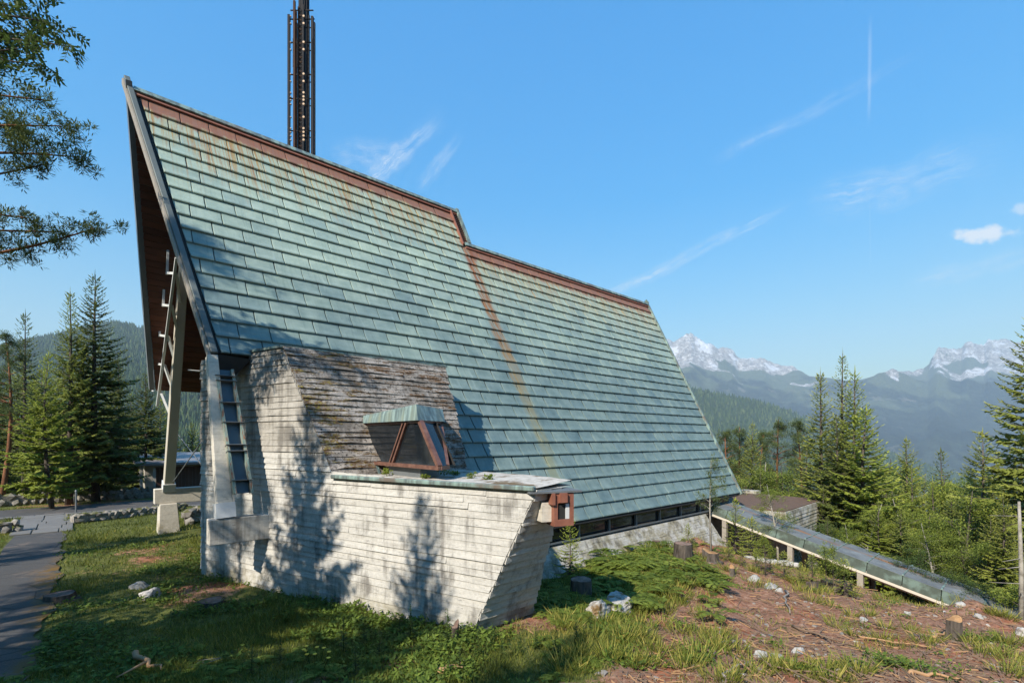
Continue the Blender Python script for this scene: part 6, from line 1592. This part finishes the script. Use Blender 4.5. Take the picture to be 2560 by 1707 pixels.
# ------------------------------------------------------------------ stumps, rocks, branches, weeds
t = NT('stump_top'); p = t.OC(); f = t.noise(p, 5, 5, .6); c = t.ramp(f, [(0.3, (0.24, 0.12, 0.055)), (0.7, (0.48, 0.29, 0.14))]); t.fin(c, .85, t.bump(f, .3, .01), spec=.1); M['stump_top'] = t.m
t = NT('stump_old'); p = t.OC(); f = t.noise(p, 6, 5, .6); c = t.ramp(f, [(0.3, (0.10, 0.06, 0.045)), (0.7, (0.27, 0.19, 0.15))]); t.fin(c, .9, t.bump(f, .4, .01), spec=.1); M['stump_old'] = t.m
def stump(px, py, rad, h, lb_, top='stump_old', seed=0, split=0.0, pos=None):
    x, y, z = gpix(px, py) if pos is None else pos
    rs_ = np.random.default_rng(seed); n = 18; root = empty('tree_stump', (x, y, z), 0, lb_, 'stump')
    m2 = MB(); rings = [(-.25, 1.25), (0.0, 1.22), (.18, 1.02), (.6, .96), (1.0, .93)]; ph = rs_.uniform(0, 6.28, 3)
    def rad_at(a, q): return rad * q * (1 + .10 * math.sin(3 * a + ph[0]) * (1.6 - q) + .05 * math.sin(7 * a + ph[1]))
    V = []
    for (q, k_) in rings:
        for j in range(n):
            a_ = 6.283 * j / n; flare = (1 + .28 * max(0, math.sin(4 * a_ + ph[2])) * (q <= 0.02)); R_ = rad_at(a_, k_) * flare
            zt = h * q + (rs_.uniform(0, .05) * h + split * h * max(0, math.sin(a_ + ph[0]))) * (q > .9)
            V.append((R_ * math.cos(a_), R_ * math.sin(a_), zt))
    Fc = [(i * n + j, i * n + (j + 1) % n, (i + 1) * n + (j + 1) % n, (i + 1) * n + j) for i in range(len(rings) - 1) for j in range(n)]
    me = bpy.data.meshes.new('bark'); me.from_pydata(V, [], Fc); me.materials.append(M['bark']); me.update(); o = bpy.data.objects.new('bark', me); link(o, root)
    b0 = (len(rings) - 1) * n; topV = [V[b0 + j] for j in range(n)]
    me = bpy.data.meshes.new('cut_face'); cz = sum(v[2] for v in topV) / n - .01
    me.from_pydata([(v[0] * .97, v[1] * .97, v[2] - .006) for v in topV] + [(0, 0, cz)], [], [(j, (j + 1) % n, n) for j in range(n)]); me.materials.append(M[top]); me.update(); link(bpy.data.objects.new('cut_face', me), root)
    return root
stump(1708, 1408, .27, .58, 'tall grey weathered stump in front of the plinth', seed=1)
stump(1668, 1416, .16, .17, 'small low reddish-topped stump left of the tall grey stump', 'stump_top', 2)
stump(1640, 1368, .14, .22, 'small grey stump up against the ferns by the plinth', seed=3)
stump(1775, 1402, .24, .26, 'pale split stump right of the tall grey stump', 'stump_top', 4, .5)
stump(1452, 1498, .24, .42, 'dark mossy stump in the shadow behind the prow', seed=5)
stump(2092, 1478, .40, .30, 'wide fresh-cut orange-topped stump beside the walkway', 'stump_top', 6)
stump(2030, 1478, .16, .22, 'short ragged stump left of the fresh orange stump', 'stump_old', 7, .4)
stump(2386, 1596, .13, .36, 'slim stump with torn orange side on the right of the clearing', 'stump_top', 8, .25)
stump(150, 1500, .26, .13, 'low flat stump beside the mossy path edge', 'stump_old', 9)
stump(530, 1516, .24, .13, 'low weathered stump in the grass before the concrete wall', seed=10)
stump(1830, 1438, .07, .2, 'little pale stake-like stump on the crest of the clearing', 'stump_top', 11, .5)
stump(1138, 1597, .06, .18, 'dark rotten stump at the foot of the prow', seed=12, split=.6)
t = NT('white_rock'); p = t.P(); f = t.noise(p, 9, 7, .68); g = t.noise(p, 3.0, 5, .6); Z = t.xyz(t.n('ShaderNodeNewGeometry').outputs['Normal'])[2]
c = t.ramp(f, [(0.32, (0.20, 0.185, 0.165)), (0.5, (0.34, 0.32, 0.285)), (0.7, (0.50, 0.48, 0.44))]); c = t.mix(t.math('MULTIPLY', t.step(g, .52, .64), .9), c, t.mix(f, (0.10, 0.055, 0.012), (0.20, 0.11, 0.03)))
t.fin(c, .92, t.bump(f, .7, .03), spec=.15); M['rock'] = t.m
t = NT('clean_rock'); p = t.P(); f = t.noise(p, 11, 7, .68)
t.fin(t.ramp(f, [(0.30, (0.32, 0.29, 0.25)), (0.5, (0.36, 0.335, 0.30)), (0.7, (0.50, 0.475, 0.44))]), .92, t.bump(f, .6, .03), spec=.15); M['clean_rock'] = t.m
def rock(px, py, sx, sy, sz, lb_, seed, mat='clean_rock', rz=0.0, group=None):
    x, y, z = gpix(px, py); o = obj('rock', rock_mesh(seed, 4, mat=M[mat], name='rock', rough=.3), None, (x, y, z + sz * .12), (random.uniform(-.2, .2), random.uniform(-.2, .2), rz), (sx, sy, sz))
    for pl in o.data.polygons: pl.use_smooth = False
    return tag(o, lb_, 'rock', group)
rock(1545, 1525, .85, .55, .62, 'big white boulder with rusty lichen beside the ferns', 201, 'rock', .4)
rock(1492, 1540, .85, .5, .50, 'moss-topped boulder leaning on the big white boulder', 202, 'rock', .1)
rock(348, 1470, .32, .26, .26, 'small grey rock in the lawn nearest the path', 203, 'rock')
rock(378, 1495, .42, .32, .30, 'pale rock in the lawn between path and wall', 204, 'clean_rock')
rock(1885, 1452, .42, .30, .24, 'white rock on the crest near the middle of the walkway', 205)
rock(1925, 1470, .55, .32, .20, 'flat white rock lying in torn earth on the crest', 206)
rock(1948, 1478, .22, .2, .16, 'small white rock at the right of the torn earth', 207)
rock(1900, 1640, .30, .20, .12, 'bright white stone in the middle of the clearing', 208)
rock(1945, 1645, .26, .20, .10, 'smaller bright white stone touching the bright one mid-clearing', 209)
rock(1998, 1630, .30, .2, .12, 'white stone with a dark hollow beside it on the clearing', 210)
rock(2158, 1552, .24, .18, .10, 'white stone on bare earth near the walkway posts', 211)
rock(2268, 1535, .16, .14, .12, 'small white stone before the walkway post', 212)
rock(2445, 1545, .26, .2, .14, 'white stone on the earth mound by the walkway end', 213)
rock(2400, 1515, .28, .2, .18, 'white rock at the top of the earth mound', 214)
rock(1808, 1610, .18, .14, .08, 'small white stone left of the bright mid-clearing stones', 215)
rock(2558, 1590, .3, .26, .26, 'rounded pale rock at the right edge of the clearing', 216)
for n_, (px, py) in enumerate(sorted(((2360, 1530), (2420, 1560), (2470, 1565), (2380, 1545), (2140, 1605), (1860, 1690), (1985, 1655), (2300, 1560), (1780, 1650), (2210, 1570), (1700, 1560), (2480, 1610)))):
    rock(px, py, .11 * random.uniform(.6, 1.3), .09, .06, ORD[n_] + ' from the left of the tiny white limestone chips on the clearing', 220 + px % 17, group='white limestone chips on the clearing')
# white rubble course under the walkway
rub = []
for k in range(11):
    px = 1868 + k * 12; x, y = PX(px, 16.6 + .1 * k); o = obj('rock', rock_mesh(260 + k, 2, mat=M['clean_rock'], name='rock'), None, (x, y, at(px, 1396 + k * 1.6, 16.6 + .1 * k)[2]), (0, 0, random.uniform(0, 3)), (.34, .30, .26))
    tag(o, ORD[k] + ' from the church of the white rubble stones under the walkway', 'rock', 'rubble stones under the walkway')
def branch(p0, p1, rad, lb_, mat='dead_wood', forks=3, seed=0):
    a_ = np.array(gpix(*p0)); b_ = np.array(gpix(*p1)); a_[2] += rad; b_[2] += rad; rs_ = np.random.default_rng(seed); m2 = MB()
    pts = [a_ * (1 - q) + b_ * q + np.array([*rs_.normal(0, .04, 2), .02 + rs_.uniform(0, .03)]) for q in np.linspace(0, 1, 7)]
    m2.tube(pts, [rad * (1 - .7 * k / 6) for k in range(7)], 6)
    for k in range(forks):
        i = int(rs_.integers(2, 6)); e_ = pts[i] + np.array([*rs_.normal(0, .22, 2), .03]); m2.tube([pts[i], e_], [rad * .5, rad * .15], 5)
    return tag(m2.build('fallen_branch', M[mat], None, True, fix=False), lb_, 'branch')
branch((1985, 1572), (2135, 1622), .028, 'long dead branch lying across the middle of the clearing', 'dead_wood', 4, 1)
branch((2140, 1595), (2320, 1625), .022, 'thin curved dead branch right of the clearing centre', 'cut_wood', 3, 2)
branch((1785, 1700), (1885, 1660), .018, 'forked stick at the bottom of the clearing', 'grey_wood', 3, 3)
branch((1890, 1655), (1985, 1700), .020, 'stick crossing the forked stick below the white stones', 'dead_wood', 2, 4)
branch((2265, 1690), (2400, 1705), .035, 'thick broken branch at the bottom right', 'cut_wood', 1, 5)
branch((330, 1652), (405, 1690), .045, 'short peeled reddish log in the shaded foreground grass', 'cut_wood', 2, 6)
branch((470, 1680), (560, 1648), .012, 'thin pale stick in the shaded foreground left of centre', 'grey_wood', 2, 7)
branch((1960, 1480), (1975, 1540), .03, 'curled pale root piece below the crest', 'grey_wood', 1, 8)
branch((2090, 1685), (2310, 1660), .014, 'very thin long twig along the lower right of the clearing', 'grey_wood', 4, 9)
branch((2330, 1600), (2375, 1585), .03, 'pale splintered branch leaning by the slim torn stump', 'cut_wood', 1, 10)
branch((1100, 1700), (1165, 1672), .05, 'torn reddish wood chunk in the foreground below the prow', 'cut_wood', 1, 11)
# thistles
def thistle(H, seed):
    rs_ = np.random.default_rng(seed); lf = Leaf(); m2 = MB(); m2.tube([(0, 0, -.03), (.01, 0, H * .5), (.0, .01, H)], [.008, .006, .004], 5)
    n = 90; z = np.linspace(.06, 1, n) * H; an = rs_.uniform(0, 6.28, n); L = (.10 * (1 - z / H) + .035) * rs_.uniform(.6, 1.2, n)
    b_ = np.stack([np.zeros(n), np.zeros(n), z], 1); tp = b_ + np.stack([np.cos(an) * L, np.sin(an) * L, L * rs_.uniform(-.1, .6, n)], 1)
    lf.add(*kites(b_, tp, L * .14, .3, np.clip(rs_.normal(.35, .15, n), 0, 1), rs_)); return dict(H=H, crown=lf.mesh('leaves', M['leaves_dark']), trunk=m2.mesh('stem', M['herb_leaves'], True, False))
TH = [thistle(.6, 300), thistle(.6, 301), thistle(.6, 302)]
def weed(px, py, h, lb_, group=None, pr=None):
    x, y, z = gpix(px, py); root = empty('thistle', (x, y, z), random.uniform(0, 6), lb_, 'plant', group); pr = pr or random.choice(TH)
    for nm, k_ in (('stem', 'trunk'), ('leaves', 'crown')): o = bpy.data.objects.new(nm, pr[k_]); o.scale = (h / pr['H'],) * 3; link(o, root)
weed(1025, 1612, .62, 'tallest dark thistle against the concrete wall'); weed(1118, 1620, .58, 'tall thistle just left of the prow foot')
for n_, (px, py, h) in enumerate(sorted(((910, 1625, .42), (858, 1640, .55), (950, 1650, .4), (1195, 1650, .4), (1255, 1655, .42), (1300, 1640, .35), (1390, 1640, .42), (1440, 1615, .38), (1475, 1600, .34), (1340, 1625, .35), (890, 1700, .45), (1000, 1590, .3), (700, 1670, .4), (630, 1690, .38), (1230, 1615, .35), (1150, 1690, .4)))):
    weed(px, py, h, ORD[n_] + ' from the left of the smaller dark thistles in the foreground grass', 'thistles in the shaded foreground grass')
# yellow flowers, weeds on the ledge
simple('yellow_petal', (0.72, 0.48, 0.03), .6, .15, 5.0)
x, y, z = gpix(788, 1668); fl = empty('flower_clump', (x, y, z), 0, 'clump of small yellow flowers in the shaded foreground grass', 'flowers')
for k in range(9):
    dx, dy = random.gauss(0, .12), random.gauss(0, .12); hh = random.uniform(.16, .32)
    m2 = MB(); m2.tube([(dx * .5, dy * .5, 0), (dx, dy, hh)], .004, 4); o = m2.build('stem', M['herb_leaves'], fl)
    m2 = MB(); m2.tube([(dx, dy, hh), (dx, dy, hh + .015)], [.012, .028], 9); m2.build('flower_head', M['yellow_petal'], fl)
def ledge_weed(px, py, s, lb_):
    q = ray(px, py); q = q * ((LEDGE_Z + .04) / q[2]); lf = Leaf()
    for k in range(7): clump(lf, q + np.array([*r.normal(0, s * .5, 2), s * .35 + r.uniform(0, s * .4)]), s * .4, 16, .05, .014, r, .6, .3)
    o = obj('weed', lf.mesh('weed', M['fern_leaves'])); tag(o, lb_, 'plant')
ledge_weed(968, 1188, .11, 'green weed on the ledge at the left of the bay window foot')
ledge_weed(1108, 1190, .13, 'largest green weed on the ledge right of the bay window')
ledge_weed(1138, 1188, .07, 'small green weed beside the largest ledge weed')
ledge_weed(1180, 1196, .10, 'spreading weed in the middle of the ledge')
ledge_weed(1222, 1200, .08, 'dry yellowish weed on the ledge toward the prow tip')
ledge_weed(1062, 1196, .06, 'tiny weed in front of the bay window pedestal')
